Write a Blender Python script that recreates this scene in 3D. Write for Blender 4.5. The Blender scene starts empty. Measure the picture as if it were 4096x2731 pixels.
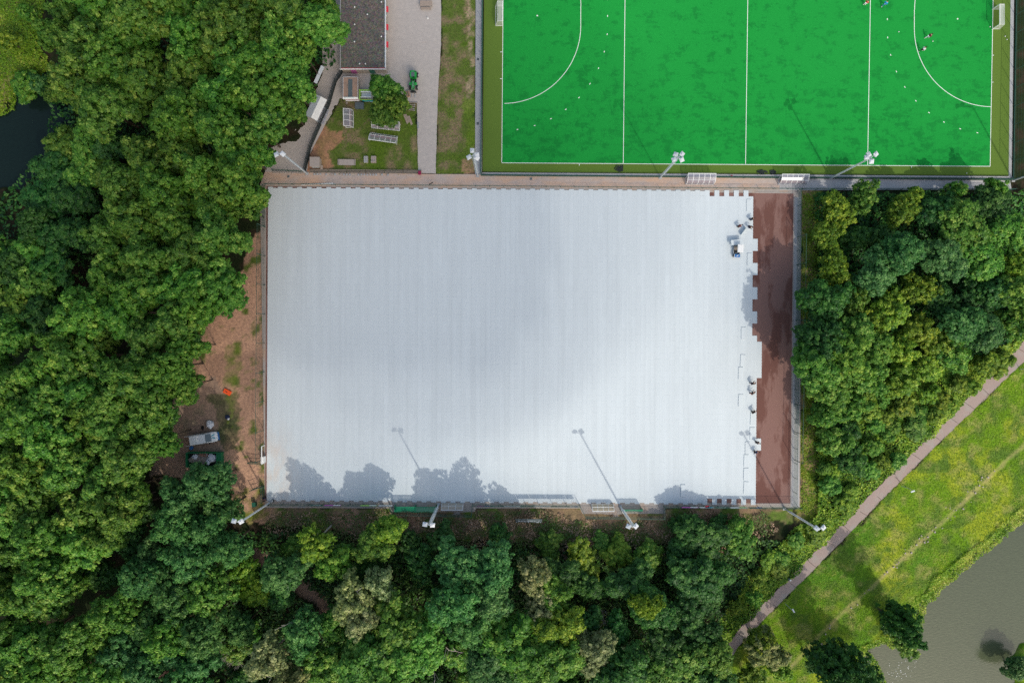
import bpy, math, random
import numpy as np
from mathutils import Vector, Matrix, Euler

rnd = random.Random(7)
S, H = 21.35, 138.0                       # photo pixels per metre on the ground, height of the viewpoint


def P(x, y, z=0.0):
    """place in the world of a thing seen at photo pixel x, y when it is z metres above the ground"""
    k = (H - z) / (H * S)
    return Vector(((x - 2048) * k, (1365.5 - y) * k, z))


def D(x, y):                              # the same picture measured at 2352 wide
    return (x * 1.74150, y * 1.74150)


# ------------------------------------------------------------------ camera, sky, sun
sc = bpy.context.scene
cam_d = bpy.data.cameras.new('camera')
cam = bpy.data.objects.new('camera', cam_d)
sc.collection.objects.link(cam)
cam.location = (0, 0, H)
cam_d.sensor_width = 36
cam_d.lens = 36 * H / (4096 / S)
cam_d.clip_start = 1
cam_d.clip_end = 3000
sc.camera = cam

SUN_EL, SUN_AZ = math.radians(44.5), math.atan2(165, -300)    # azimuth vector (0.482, -0.876)
sdir = Vector((0.482 * math.cos(SUN_EL), -0.876 * math.cos(SUN_EL), math.sin(SUN_EL))).normalized()
w = bpy.data.worlds.new('World')
sc.world = w
w.use_nodes = True
wn = w.node_tree
bg = wn.nodes['Background']
sky = wn.nodes.new('ShaderNodeTexSky')
sky.sky_type = 'NISHITA'
sky.sun_disc = False
sky.sun_elevation = SUN_EL
sky.sun_rotation = SUN_AZ
sky.air_density = 1.6
sky.dust_density = 4.0
sky.ozone_density = 1.0
wn.links.new(sky.outputs[0], bg.inputs[0])
bg.inputs[1].default_value = 0.15
sun_d = bpy.data.lights.new('sun', 'SUN')
sun_d.energy = 2.1
sun_d.angle = math.radians(0.6)
sun_d.color = (1.0, 0.94, 0.84)
sun = bpy.data.objects.new('sun', sun_d)
sc.collection.objects.link(sun)
sun.rotation_euler = sdir.to_track_quat('Z', 'Y').to_euler()
sc.view_settings.view_transform = 'Standard'
sc.view_settings.look = 'None'
sc.view_settings.gamma = 1
sc.view_settings.use_curve_mapping = False
sc.view_settings.exposure = 0.16
sc.cycles.max_bounces = 5
sc.cycles.diffuse_bounces = 3
sc.cycles.transparent_max_bounces = 12
sc.cycles.use_denoising = False
sc.cycles.volume_bounces = 0
sc.cycles.use_light_tree = False

C = sc.collection


# ------------------------------------------------------------------ helpers
class MB:
    """collects simple shapes into one mesh"""
    def __init__(s):
        s.v = []; s.f = []; s.m = []

    def add(s, vs, fs, mi=0):
        o = len(s.v)
        s.v += [tuple(a) for a in vs]
        s.f += [tuple(i + o for i in f) for f in fs]
        s.m += [mi] * len(fs)
        return s

    def box(s, c, d, rz=0, mi=0, tilt=None):
        M = Matrix.Rotation(rz, 3, 'Z')
        if tilt:
            M = M @ Euler(tilt).to_matrix()
        vs = [Vector(c) + M @ Vector((x * d[0] / 2, y * d[1] / 2, z * d[2] / 2)) for z in (-1, 1) for y in (-1, 1) for x in (-1, 1)]
        return s.add(vs, [(0, 2, 3, 1), (4, 5, 7, 6), (0, 1, 5, 4), (2, 6, 7, 3), (0, 4, 6, 2), (1, 3, 7, 5)], mi)

    def bar(s, p, q, wd, ht=None, mi=0):
        p = Vector(p); q = Vector(q); ht = ht or wd
        d = (q - p).normalized()
        up = Vector((0, 0, 1)) if abs(d.z) < 0.9 else Vector((0, 1, 0))
        a = d.cross(up).normalized(); b = a.cross(d)
        vs = [o + a * i * wd / 2 + b * j * ht / 2 for o in (p, q) for i, j in ((-1, -1), (1, -1), (1, 1), (-1, 1))]
        return s.add(vs, [(3, 2, 1, 0), (4, 5, 6, 7), (0, 1, 5, 4), (1, 2, 6, 5), (2, 3, 7, 6), (3, 0, 4, 7)], mi)

    def tube(s, p, q, r0, r1=None, n=8, mi=0):
        p = Vector(p); q = Vector(q); r1 = r0 if r1 is None else r1
        d = (q - p).normalized()
        up = Vector((0, 0, 1)) if abs(d.z) < 0.9 else Vector((0, 1, 0))
        a = d.cross(up).normalized(); b = a.cross(d)
        vs = [o + (a * math.cos(2 * math.pi * k / n) + b * math.sin(2 * math.pi * k / n)) * r for o, r in ((p, r0), (q, r1)) for k in range(n)]
        fs = [(k, (k + 1) % n, n + (k + 1) % n, n + k) for k in range(n)] + [tuple(range(n))[::-1], tuple(range(n, 2 * n))]
        return s.add(vs, fs, mi)

    def path(s, pts, r, n=5, mi=0):
        for a, b in zip(pts, pts[1:]):
            s.tube(a, b, r, r, n, mi)
        return s

    def prism(s, poly, z0, z1, mi=0):
        n = len(poly)
        vs = [(x, y, z0) for x, y in poly] + [(x, y, z1) for x, y in poly]
        area = sum(poly[i][0] * poly[(i + 1) % n][1] - poly[(i + 1) % n][0] * poly[i][1] for i in range(n))
        fs = [tuple(range(n, 2 * n)), tuple(range(n))[::-1]] + [(k, (k + 1) % n, n + (k + 1) % n, n + k) for k in range(n)]
        if area < 0:
            fs = [f[::-1] for f in fs]
        return s.add(vs, fs, mi)

    def blob(s, c, d, seed=0, mi=0, nu=10, nv=6, rough=0.15):
        r = random.Random(seed); vs = []; fs = []
        for j in range(1, nv):
            for i in range(nu):
                th = math.pi * j / nv; ph = 2 * math.pi * i / nu; k = 1 + r.uniform(-rough, rough)
                vs.append(Vector(c) + Vector((math.sin(th) * math.cos(ph) * d[0] / 2 * k, math.sin(th) * math.sin(ph) * d[1] / 2 * k, math.cos(th) * d[2] / 2 * k)))
        t = len(vs); vs += [Vector(c) + Vector((0, 0, d[2] / 2)), Vector(c) - Vector((0, 0, d[2] / 2))]
        for j in range(nv - 2):
            for i in range(nu):
                fs.append((j * nu + i, (j + 1) * nu + i, (j + 1) * nu + (i + 1) % nu, j * nu + (i + 1) % nu))
        for i in range(nu):
            fs.append((t, i, (i + 1) % nu)); fs.append((t + 1, (nv - 2) * nu + (i + 1) % nu, (nv - 2) * nu + i))
        return s.add(vs, fs, mi)

    def mesh(s, name, mats):
        me = bpy.data.meshes.new(name)
        me.from_pydata(s.v, [], s.f)
        for m in (mats if isinstance(mats, (list, tuple)) else [mats]):
            me.materials.append(m)
        if any(s.m):
            me.polygons.foreach_set('material_index', s.m)
        me.update()
        return me

    def build(s, name, mats, parent=None, **tags):
        return link(name, s.mesh(name, mats), parent, **tags)


def link(name, me, parent=None, loc=(0, 0, 0), rz=0, **tags):
    o = bpy.data.objects.new(name, me)
    C.objects.link(o)
    o.location = loc
    o.rotation_euler = (0, 0, rz)
    if parent:
        o.parent = parent
    for k, v in tags.items():
        o[k] = v
    return o


def thing(name, label, category, loc=(0, 0, 0), rz=0, group=None, scale=1):
    o = bpy.data.objects.new(name, None)
    o.empty_display_size = 0.3
    C.objects.link(o)
    o.location = loc
    o.rotation_euler = (0, 0, rz)
    o.scale = (scale,) * 3 if not isinstance(scale, tuple) else scale
    o['label'] = label; o['category'] = category
    if group:
        o['group'] = group
    return o


def copy_tree(o, parent=None):
    c = o.copy(); C.objects.link(c); c.parent = parent
    for ch in o.children:
        copy_tree(ch, c)
    return c


def smooth(me):
    me.polygons.foreach_set('use_smooth', [True] * len(me.polygons))


# ------------------------------------------------------------------ materials
def base(name, rough=0.85, spec=0.25):
    m = bpy.data.materials.new(name)
    m.use_nodes = True
    b = m.node_tree.nodes['Principled BSDF']
    b.inputs['Roughness'].default_value = rough
    b.inputs['Specular IOR Level'].default_value = spec
    return m, m.node_tree, b


def rgb(c):
    return (c[0], c[1], c[2], 1)


class N:
    """small shader-node helper"""
    def __init__(s, nt):
        s.nt = nt

    def new(s, t, **kw):
        n = s.nt.nodes.new(t)
        for k, v in kw.items():
            setattr(n, k, v)
        return n

    def l(s, a, b):
        s.nt.links.new(a, b)

    def pos(s, scale=(1, 1, 1), rot=0, obj=False):
        g = s.new('ShaderNodeTexCoord').outputs['Object'] if obj else s.new('ShaderNodeNewGeometry').outputs['Position']
        mp = s.new('ShaderNodeMapping')
        mp.inputs['Scale'].default_value = scale
        mp.inputs['Rotation'].default_value = (0, 0, rot)
        s.l(g, mp.inputs[0])
        return mp.outputs[0]

    def noise(s, vec, scale, detail=4, rough=0.6):
        n = s.new('ShaderNodeTexNoise')
        n.inputs['Scale'].default_value = scale
        n.inputs['Detail'].default_value = detail
        n.inputs['Roughness'].default_value = rough
        s.l(vec, n.inputs['Vector'])
        return n.outputs['Fac']

    def ramp(s, fac, a, b, lo=0.0, hi=1.0):
        n = s.new('ShaderNodeMapRange')
        for i, v in enumerate((a, b, lo, hi)):
            n.inputs[1 + i].default_value = v
        n.clamp = True
        s.l(fac, n.inputs[0])
        return n.outputs[0]

    def mix(s, fac, a, b, mode='MIX'):
        n = s.new('ShaderNodeMix', data_type='RGBA', blend_type=mode)
        if isinstance(fac, (int, float)):
            n.inputs[0].default_value = fac
        else:
            s.l(fac, n.inputs[0])
        for i, v in ((6, a), (7, b)):
            if isinstance(v, tuple):
                n.inputs[i].default_value = rgb(v)
            else:
                s.l(v, n.inputs[i])
        return n.outputs[2]

    def math(s, op, a, b=None):
        n = s.new('ShaderNodeMath', operation=op)
        for i, v in ((0, a), (1, b)):
            if v is None:
                continue
            if isinstance(v, (int, float)):
                n.inputs[i].default_value = v
            else:
                s.l(v, n.inputs[i])
        return n.outputs[0]

    def bump(s, h, b, strength=0.4, dist=0.05):
        n = s.new('ShaderNodeBump')
        n.inputs['Strength'].default_value = strength
        n.inputs['Distance'].default_value = dist
        s.l(h, n.inputs['Height'])
        s.l(n.outputs[0], b.inputs['Normal'])


def mottled(name, c1, c2, scale=3.0, rough=0.85, bump=0.3, obj=False, c3=None, s3=0.4, lim3=(0.5, 0.65), spec=0.25, fine=12):
    m, nt, b = base(name, rough, spec)
    n = N(nt)
    p = n.pos(obj=obj)
    f = n.noise(p, scale, 5, 0.65)
    col = n.mix(n.ramp(f, 0.3, 0.7), c1, c2)
    if c3:
        col = n.mix(n.ramp(n.noise(p, s3, 4, 0.6), *lim3), col, c3)
    g = n.noise(p, fine, 3, 0.7)
    col = n.mix(0.35, col, n.mix(n.ramp(g, 0.3, 0.7), (0.55,) * 3, (1.0,) * 3), 'MULTIPLY')
    n.l(col, b.inputs['Base Color'])
    if bump:
        n.bump(g, b, bump, 0.04)
    return m


def plain(name, c, rough=0.6, spec=0.4, metal=0.0, var=0.12):
    m, nt, b = base(name, rough, spec)
    n = N(nt)
    f = n.noise(n.pos(obj=True), 4, 3)
    n.l(n.mix(n.ramp(f, 0.3, 0.7), tuple(x * (1 - var) for x in c), tuple(min(1, x * (1 + var)) for x in c)), b.inputs['Base Color'])
    b.inputs['Metallic'].default_value = metal
    return m


M = {}
M['galv'] = plain('galvanised_steel', (0.50, 0.56, 0.60), 0.45, 0.5, 0.25)
M['lamp_white'] = plain('lamp_housing', (0.62, 0.65, 0.68), 0.4)
M['white'] = plain('white_paint', (0.78, 0.79, 0.78), 0.45)
M['line'] = plain('line_white', (0.80, 0.82, 0.80), 0.8, 0.2)
M['green_steel'] = plain('green_coated_steel', (0.03, 0.09, 0.065), 0.5)
M['dark'] = plain('dark_rubber', (0.02, 0.023, 0.025), 0.8)
M['black_net'] = plain('black_netting', (0.025, 0.035, 0.035), 0.9)
M['glass_dark'] = plain('dark_glass', (0.06, 0.09, 0.10), 0.08, 0.8)
M['teal'] = plain('teal_paint', (0.0, 0.33, 0.42), 0.4)
M['blue'] = plain('blue_paint', (0.03, 0.16, 0.42), 0.4)
M['navy'] = plain('navy_cloth', (0.015, 0.025, 0.07), 0.9)
M['black_cloth'] = plain('black_cloth', (0.012, 0.013, 0.016), 0.9)
M['red'] = plain('red_paint', (0.55, 0.03, 0.05), 0.5)
M['maroon'] = plain('maroon_paint', (0.25, 0.01, 0.06), 0.5)
M['orange'] = plain('orange_plastic', (0.85, 0.10, 0.02), 0.45)
M['tractor_green'] = plain('tractor_green', (0.02, 0.33, 0.06), 0.4)
M['skip_green'] = plain('skip_green', (0.01, 0.16, 0.06), 0.55)
M['green_net'] = plain('green_netting', (0.01, 0.20, 0.10), 0.8)
M['lime'] = plain('lime_paint', (0.35, 0.65, 0.12), 0.5)
M['pink'] = plain('pink_paint', (0.45, 0.12, 0.32), 0.6)
M['magenta'] = plain('magenta_print', (0.50, 0.10, 0.42), 0.6)
M['dark_green'] = plain('dark_green_paint', (0.01, 0.10, 0.06), 0.6)
M['wood'] = mottled('weathered_wood', (0.46, 0.37, 0.30), (0.32, 0.26, 0.22), 5, obj=True)
M['grey_wood'] = mottled('grey_wood', (0.34, 0.29, 0.24), (0.22, 0.19, 0.16), 5, obj=True)
M['red_wood'] = mottled('red_bench_wood', (0.42, 0.16, 0.10), (0.50, 0.28, 0.20), 5, obj=True)
M['concrete'] = mottled('concrete', (0.44, 0.39, 0.35), (0.33, 0.30, 0.275), 2.0, c3=(0.46, 0.32, 0.23), s3=0.25, lim3=(0.5, 0.7))
M['concrete_grey'] = mottled('grey_concrete', (0.46, 0.46, 0.46), (0.36, 0.37, 0.38), 2.0)
M['slab'] = mottled('pale_slab', (0.48, 0.42, 0.38), (0.38, 0.33, 0.30), 3, obj=True)
M['wall'] = mottled('pale_render', (0.42, 0.36, 0.30), (0.35, 0.30, 0.26), 2, obj=True, bump=0.1)
M['plastic_grey'] = plain('grey_plastic', (0.10, 0.13, 0.14), 0.6)
M['skin'] = plain('skin', (0.42, 0.24, 0.17), 0.6)
M['hair'] = plain('dark_hair', (0.03, 0.018, 0.012), 0.7)
M['shirt_white'] = plain('white_shirt', (0.75, 0.76, 0.80), 0.85)
M['shirt_maroon'] = plain('maroon_shirt', (0.10, 0.02, 0.02), 0.85)
M['shirt_red'] = plain('red_shirt', (0.6, 0.05, 0.04), 0.85)
M['shirt_cyan'] = plain('cyan_bib', (0.02, 0.36, 0.65), 0.85)
M['tarp'] = plain('white_tarp', (0.66, 0.67, 0.70), 0.6)
M['sheet'] = plain('pale_sheet_roof', (0.52, 0.57, 0.62), 0.35)
M['bark'] = mottled('bark', (0.10, 0.075, 0.055), (0.06, 0.045, 0.035), 6, obj=True)
M['pale_bark'] = mottled('pale_bark', (0.48, 0.45, 0.40), (0.30, 0.27, 0.23), 4, obj=True)
M['bronze'] = plain('tinted_perspex_board', (0.34, 0.30, 0.25), 0.4)


def glass(name, c, a):
    m, nt, b = base(name, 0.15, 0.6)
    n = N(nt)
    b.inputs['Base Color'].default_value = rgb(c)
    t = n.new('ShaderNodeBsdfTransparent')
    t.inputs[0].default_value = (0.93, 0.93, 0.95, 1)
    mx = n.new('ShaderNodeMixShader')
    mx.inputs[0].default_value = a
    n.l(t.outputs[0], mx.inputs[1]); n.l(b.outputs[0], mx.inputs[2])
    n.l(mx.outputs[0], nt.nodes['Material Output'].inputs[0])
    return m


M['perspex'] = glass('clear_perspex', (0.42, 0.42, 0.50), 0.42)
M['perspex_old'] = glass('yellowed_perspex', (0.46, 0.40, 0.26), 0.65)
M['mesh_green'] = glass('green_mesh_net', (0.01, 0.22, 0.11), 0.72)
M['mesh_white'] = glass('white_goal_net', (0.7, 0.74, 0.66), 0.45)


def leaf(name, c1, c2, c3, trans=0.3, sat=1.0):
    """c1 dark leaves, c2 main, c3 lightest; tint picks the tone, and on crowns paints lit tops and shaded insides"""
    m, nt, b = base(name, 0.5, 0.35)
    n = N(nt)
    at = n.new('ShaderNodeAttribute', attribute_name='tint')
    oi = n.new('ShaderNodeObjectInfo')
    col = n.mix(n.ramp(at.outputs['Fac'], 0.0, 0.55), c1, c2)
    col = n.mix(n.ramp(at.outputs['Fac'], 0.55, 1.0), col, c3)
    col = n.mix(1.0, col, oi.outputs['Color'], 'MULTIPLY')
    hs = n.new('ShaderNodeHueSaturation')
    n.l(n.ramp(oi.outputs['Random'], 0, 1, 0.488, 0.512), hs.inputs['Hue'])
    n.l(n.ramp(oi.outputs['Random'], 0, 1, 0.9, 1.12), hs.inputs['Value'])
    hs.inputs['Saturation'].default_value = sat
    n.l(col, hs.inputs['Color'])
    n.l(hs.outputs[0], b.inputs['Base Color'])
    tr = n.new('ShaderNodeBsdfTranslucent')
    n.l(hs.outputs[0], tr.inputs[0])
    mx = n.new('ShaderNodeMixShader')
    mx.inputs[0].default_value = trans
    n.l(b.outputs[0], mx.inputs[1]); n.l(tr.outputs[0], mx.inputs[2])
    n.l(mx.outputs[0], nt.nodes['Material Output'].inputs[0])
    return m


M['leaf_mid'] = leaf('mid_green_leaves', (0.018, 0.095, 0.013), (0.108, 0.270, 0.027), (0.36, 0.51, 0.090))
M['leaf_blue'] = leaf('bluish_green_leaves', (0.015, 0.085, 0.022), (0.075, 0.215, 0.048), (0.22, 0.40, 0.11))
M['leaf_pale'] = leaf('pale_leaves', (0.060, 0.120, 0.035), (0.26, 0.31, 0.11), (0.55, 0.55, 0.25))
M['leaf_yellow'] = leaf('yellowish_leaves', (0.032, 0.115, 0.008), (0.165, 0.300, 0.020), (0.45, 0.55, 0.06))
M['leaf_dark'] = leaf('dark_green_leaves', (0.008, 0.055, 0.012), (0.040, 0.145, 0.022), (0.13, 0.29, 0.05))
M['grass_leaf'] = leaf('grass_blades', (0.09, 0.21, 0.010), (0.23, 0.37, 0.016), (0.50, 0.50, 0.09), 0.25)
M['litter'] = leaf('ground_leaves', (0.085, 0.18, 0.03), (0.16, 0.13, 0.07), (0.50, 0.33, 0.22), 0.15)


# ground: vertex colour (soil, grass, litter, a sunlit slope stretch painted in) plus fine grain
def ground_mat():
    m, nt, b = base('ground', 0.95, 0.1)
    n = N(nt)
    at = n.new('ShaderNodeAttribute', attribute_name='Col')
    p = n.pos()
    g = n.noise(p, 2.2, 5, 0.75)
    h = n.noise(p, 9, 3, 0.7)
    col = n.mix(0.75, at.outputs['Color'], n.mix(n.ramp(g, 0.32, 0.68), (0.45, 0.45, 0.5), (1.35, 1.3, 1.2)), 'MULTIPLY')
    col = n.mix(0.6, col, n.mix(n.ramp(h, 0.3, 0.7), (0.55,) * 3, (1.3,) * 3), 'MULTIPLY')
    n.l(col, b.inputs['Base Color'])
    n.bump(h, b, 0.5, 0.08)
    return m


M['ground'] = ground_mat()


def panel_mat():
    m, nt, b = base('white_shock_pad', 0.8, 0.3)
    n = N(nt)
    at = n.new('ShaderNodeAttribute', attribute_name='tint')
    oi = n.new('ShaderNodeObjectInfo')
    rot = math.radians(0.3)
    st = n.noise(n.pos((1.1, 0.035, 1), rot), 1.0, 3, 0.5)
    speck = n.noise(n.pos(), 14, 2, 0.8)
    v = n.math('ADD', n.ramp(st, 0.3, 0.7, 0.955, 1.03), n.ramp(speck, 0.3, 0.7, -0.05, 0.05))
    v = n.math('ADD', v, n.math('MULTIPLY', at.outputs['Fac'], 0.022))
    v = n.math('ADD', v, n.ramp(oi.outputs['Random'], 0, 1, -0.012, 0.012))
    col = n.mix(1.0, (0.66, 0.68, 0.70), n.mix(v, (0, 0, 0), (1, 1, 1)), 'MULTIPLY')
    mx = col.node
    # v may exceed one: scale the colour directly instead
    sc_ = n.new('ShaderNodeVectorMath', operation='SCALE')
    sc_.inputs[0].default_value = (0.595, 0.655, 0.680)
    n.l(v, sc_.inputs['Scale'])
    # sand trodden in from the gate at the south-west corner
    g = n.new('ShaderNodeNewGeometry')
    c0 = P(1085, 1900)
    d = n.new('ShaderNodeVectorMath', operation='SUBTRACT'); d.inputs[1].default_value = c0
    n.l(g.outputs['Position'], d.inputs[0])
    mp = n.new('ShaderNodeMapping'); mp.inputs['Scale'].default_value = (0.16, 0.085, 0); n.l(d.outputs[0], mp.inputs[0])
    ln = n.new('ShaderNodeVectorMath', operation='LENGTH'); n.l(mp.outputs[0], ln.inputs[0])
    near = n.ramp(ln.outputs['Value'], 0.0, 1.0, 1.0, 0.0)
    sw = n.noise(n.pos((0.5, 0.18, 1), math.radians(-35)), 1.2, 5, 0.7)
    fac = n.math('MULTIPLY', near, n.ramp(sw, 0.38, 0.7, 0.0, 0.75))
    col = n.mix(fac, sc_.outputs[0], (0.62, 0.44, 0.31))
    sp2 = n.noise(n.pos(), 0.9, 6, 0.85)
    col = n.mix(n.ramp(sp2, 0.70, 0.78, 0, 0.35), col, (0.55, 0.46, 0.38))
    n.l(col, b.inputs['Base Color'])
    n.bump(speck, b, 0.15, 0.02)
    return m


M['panel'] = panel_mat()


def turf_mat(name, ca, cb, cwet, wet):
    m, nt, b = base(name, 0.9, 0.15)
    n = N(nt)
    p = n.pos()
    f = n.noise(p, 8, 3, 0.8)
    col = n.mix(n.ramp(f, 0.3, 0.7), ca, cb)
    if wet:
        # damp patches that follow the rolling and watering: blocky along both axes
        v1 = n.noise(n.pos((0.6, 1.0, 1)), 0.55, 6, 0.78)
        v2 = n.noise(n.pos((1.0, 0.5, 1)), 0.5, 5, 0.75)
        sep = n.new('ShaderNodeSeparateXYZ'); n.l(n.new('ShaderNodeNewGeometry').outputs['Position'], sep.inputs[0])
        low = n.ramp(sep.outputs[1], 58, 34, 0.0, 1.0)          # damp gathers on the low southern side
        w = n.math('ADD', n.math('MULTIPLY', v1, 0.65), n.math('MULTIPLY', v2, 0.35))
        w = n.math('ADD', w, n.math('MULTIPLY', low, 0.035))
        col = n.mix(n.ramp(w, 0.52, 0.585, 0, 0.55), col, cwet)
        big = n.noise(n.pos(), 0.06, 2, 0.5)
        col = n.mix(n.ramp(big, 0.35, 0.65, 0, 0.25), col, cb)
    n.l(col, b.inputs['Base Color'])
    n.bump(f, b, 0.3, 0.03)
    return m


M['turf'] = turf_mat('hockey_turf', (0.004, 0.235, 0.030), (0.014, 0.300, 0.048), (0.002, 0.13, 0.022), True)
M['runoff'] = turf_mat('olive_turf', (0.085, 0.150, 0.020), (0.120, 0.195, 0.036), (0, 0, 0), False)


def paver_mat(name, ca, cb, mortar, soil, lim, rw=0.42, rh=0.2):
    m, nt, b = base(name, 0.9, 0.2)
    n = N(nt)
    p = n.pos()
    br = n.new('ShaderNodeTexBrick')
    br.inputs['Scale'].default_value = 1
    br.inputs['Brick Width'].default_value = rw
    br.inputs['Row Height'].default_value = rh
    br.inputs['Mortar Size'].default_value = 0.010
    br.inputs['Color1'].default_value = rgb(ca); br.inputs['Color2'].default_value = rgb(cb); br.inputs['Mortar'].default_value = rgb(mortar)
    n.l(p, br.inputs['Vector'])
    g = n.noise(p, 1.3, 5, 0.7)
    col = n.mix(0.4, br.outputs['Color'], n.mix(n.ramp(g, 0.3, 0.7), (0.75, 0.75, 0.77), (1.2, 1.17, 1.15)), 'MULTIPLY')
    sp = n.noise(p, 7, 3, 0.7)
    col = n.mix(0.18, col, n.mix(n.ramp(sp, 0.3, 0.7), (0.6,) * 3, (1.3,) * 3), 'MULTIPLY')
    s1 = n.noise(n.pos((0.4, 1.0, 1)), 0.35, 6, 0.7)
    col = n.mix(n.ramp(s1, lim[0], lim[1], 0, 0.85), col, soil)
    n.l(col, b.inputs['Base Color'])
    n.bump(br.outputs['Fac'], b, 0.1, -0.005)
    return m


M['paver'] = paver_mat('reddish_pavers', (0.50, 0.46, 0.425), (0.46, 0.425, 0.395), (0.37, 0.335, 0.31), (0.44, 0.33, 0.26), (0.62, 0.8))
M['paver_soil'] = paver_mat('soiled_pavers', (0.51, 0.425, 0.375), (0.46, 0.39, 0.35), (0.36, 0.30, 0.265), (0.58, 0.38, 0.26), (0.42, 0.62))
M['paver_grey'] = paver_mat('grey_pavers', (0.46, 0.46, 0.46), (0.41, 0.41, 0.42), (0.31, 0.31, 0.32), (0.24, 0.25, 0.26), (0.55, 0.7), 0.35, 0.35)
M['asphalt_path'] = mottled('path_gravel', (0.40, 0.31, 0.275), (0.34, 0.265, 0.235), 4, c3=(0.37, 0.32, 0.285), s3=0.5)


def redbase_mat():
    m, nt, b = base('red_aggregate', 0.9, 0.25)
    n = N(nt)
    p = n.pos()
    f = n.noise(p, 11, 4, 0.85)
    col = n.mix(n.ramp(f, 0.3, 0.7), (0.17, 0.088, 0.072), (0.29, 0.170, 0.145))
    wet = n.noise(n.pos((0.85, 0.28, 1)), 0.27, 6, 0.62)
    col = n.mix(n.ramp(wet, 0.50, 0.56, 0, 0.75), col, (0.125, 0.050, 0.038))
    s = n.noise(n.pos((1.5, 0.4, 1), 0.2), 1.5, 6, 0.8)
    col = n.mix(n.ramp(s, 0.62, 0.72, 0, 0.35), col, (0.42, 0.28, 0.22))
    n.l(col, b.inputs['Base Color'])
    n.bump(f, b, 0.4, 0.02)
    return m


M['redbase'] = redbase_mat()


def roof_mat():
    m, nt, b = base('mossy_gravel_roof', 0.95, 0.1)
    n = N(nt)
    p = n.pos()
    vo = n.new('ShaderNodeTexVoronoi'); vo.inputs['Scale'].default_value = 3.6
    n.l(p, vo.inputs['Vector'])
    f = n.noise(p, 5, 6, 0.85)
    big = n.noise(p, 0.5, 4, 0.6)
    col = n.mix(n.ramp(f, 0.38, 0.62), (0.040, 0.030, 0.026), (0.24, 0.215, 0.16))
    col = n.mix(n.ramp(big, 0.4, 0.65, 0, 0.7), col, (0.12, 0.090, 0.082))
    col = n.mix(0.4, col, vo.outputs['Color'], 'OVERLAY')
    hs = n.new('ShaderNodeHueSaturation'); hs.inputs['Saturation'].default_value = 0.55
    n.l(col, hs.inputs['Color']); n.l(hs.outputs[0], b.inputs['Base Color'])
    n.bump(f, b, 0.6, 0.06)
    return m


M['roof'] = roof_mat()
M['osb'] = mottled('bare_board_roof', (0.46, 0.30, 0.22), (0.30, 0.22, 0.18), 0.9, obj=True, c3=(0.25, 0.2, 0.17), s3=0.6)


def water_mat(name, c, rough, bs):
    m, nt, b = base(name, rough, 0.5 if c[0] > 0.02 else 0.22)
    n = N(nt)
    p = n.pos((1, 2.2, 1), math.radians(-35))
    f = n.noise(p, 1.6, 4, 0.6)
    col = n.mix(n.ramp(f, 0.35, 0.65), tuple(x * 0.88 for x in c), tuple(x * 1.1 for x in c))
    n.l(col, b.inputs['Base Color'])
    n.bump(f, b, bs, 0.06)
    return m


M['water_r'] = water_mat('murky_water', (0.072, 0.088, 0.048), 0.13, 0.35)
M['water_l'] = water_mat('dark_water', (0.008, 0.018, 0.015), 0.16, 0.15)  # base colour darkened to hold the shade of trees and cloud


# ------------------------------------------------------------------ numpy noise and polygons
def vn(x, y, scale, seed=0):
    x = x / scale + seed * 17.13; y = y / scale + seed * 5.71
    xi = np.floor(x).astype(np.int64); yi = np.floor(y).astype(np.int64)
    fx = x - xi; fy = y - yi
    fx = fx * fx * (3 - 2 * fx); fy = fy * fy * (3 - 2 * fy)

    def h(a, b):
        q = (a * 374761393 + b * 668265263 + seed * 144269504) & 0xFFFFFFFF
        q = ((q ^ (q >> 13)) * 1274126177) & 0xFFFFFFFF
        return ((q ^ (q >> 16)) & 0xFFFF) / 65535.0
    return (h(xi, yi) * (1 - fx) + h(xi + 1, yi) * fx) * (1 - fy) + (h(xi, yi + 1) * (1 - fx) + h(xi + 1, yi + 1) * fx) * fy


def fbm(x, y, scale, seed=0, o=4):
    t = 0; a = 0.5; tot = 0
    for i in range(o):
        t = t + a * vn(x, y, scale / 2 ** i, seed + i); tot += a; a *= 0.55
    return t / tot


def pip(x, y, poly):
    ins = np.zeros(x.shape, bool)
    n = len(poly)
    for i in range(n):
        x0, y0 = poly[i]; x1, y1 = poly[(i + 1) % n]
        if y0 == y1:
            continue
        c = ((y0 > y) != (y1 > y)) & (x < (x1 - x0) * (y - y0) / (y1 - y0) + x0)
        ins ^= c
    return ins


def W(pts, z=0):
    return [tuple(P(a, b, z)[:2]) for a, b in pts]


def sheet(name, pts, z, m, jitter=0.0, parent=None, thick=0.0, **tags):
    """a flat piece of ground; edges of soft ones wander"""
    w = W(pts)
    if jitter:
        out = []
        r = random.Random(len(pts) * 31 + int(abs(w[0][0]) * 10))
        for (x0, y0), (x1, y1) in zip(w, w[1:] + w[:1]):
            L = math.hypot(x1 - x0, y1 - y0); k = max(1, int(L / 0.7))
            for i in range(k):
                t = i / k
                out.append((x0 + (x1 - x0) * t + r.uniform(-jitter, jitter), y0 + (y1 - y0) * t + r.uniform(-jitter, jitter)))
        w = out
    mb = MB()
    if thick:
        mb.prism(w, z - thick, z)
    else:
        area = sum(w[i][0] * w[(i + 1) % len(w)][1] - w[(i + 1) % len(w)][0] * w[i][1] for i in range(len(w)))
        if area < 0:
            w = w[::-1]
        mb.add([(x, y, z) for x, y in w], [tuple(range(len(w)))])
    tags.setdefault('kind', 'structure')
    return mb.build(name, m, parent, **tags)


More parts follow.
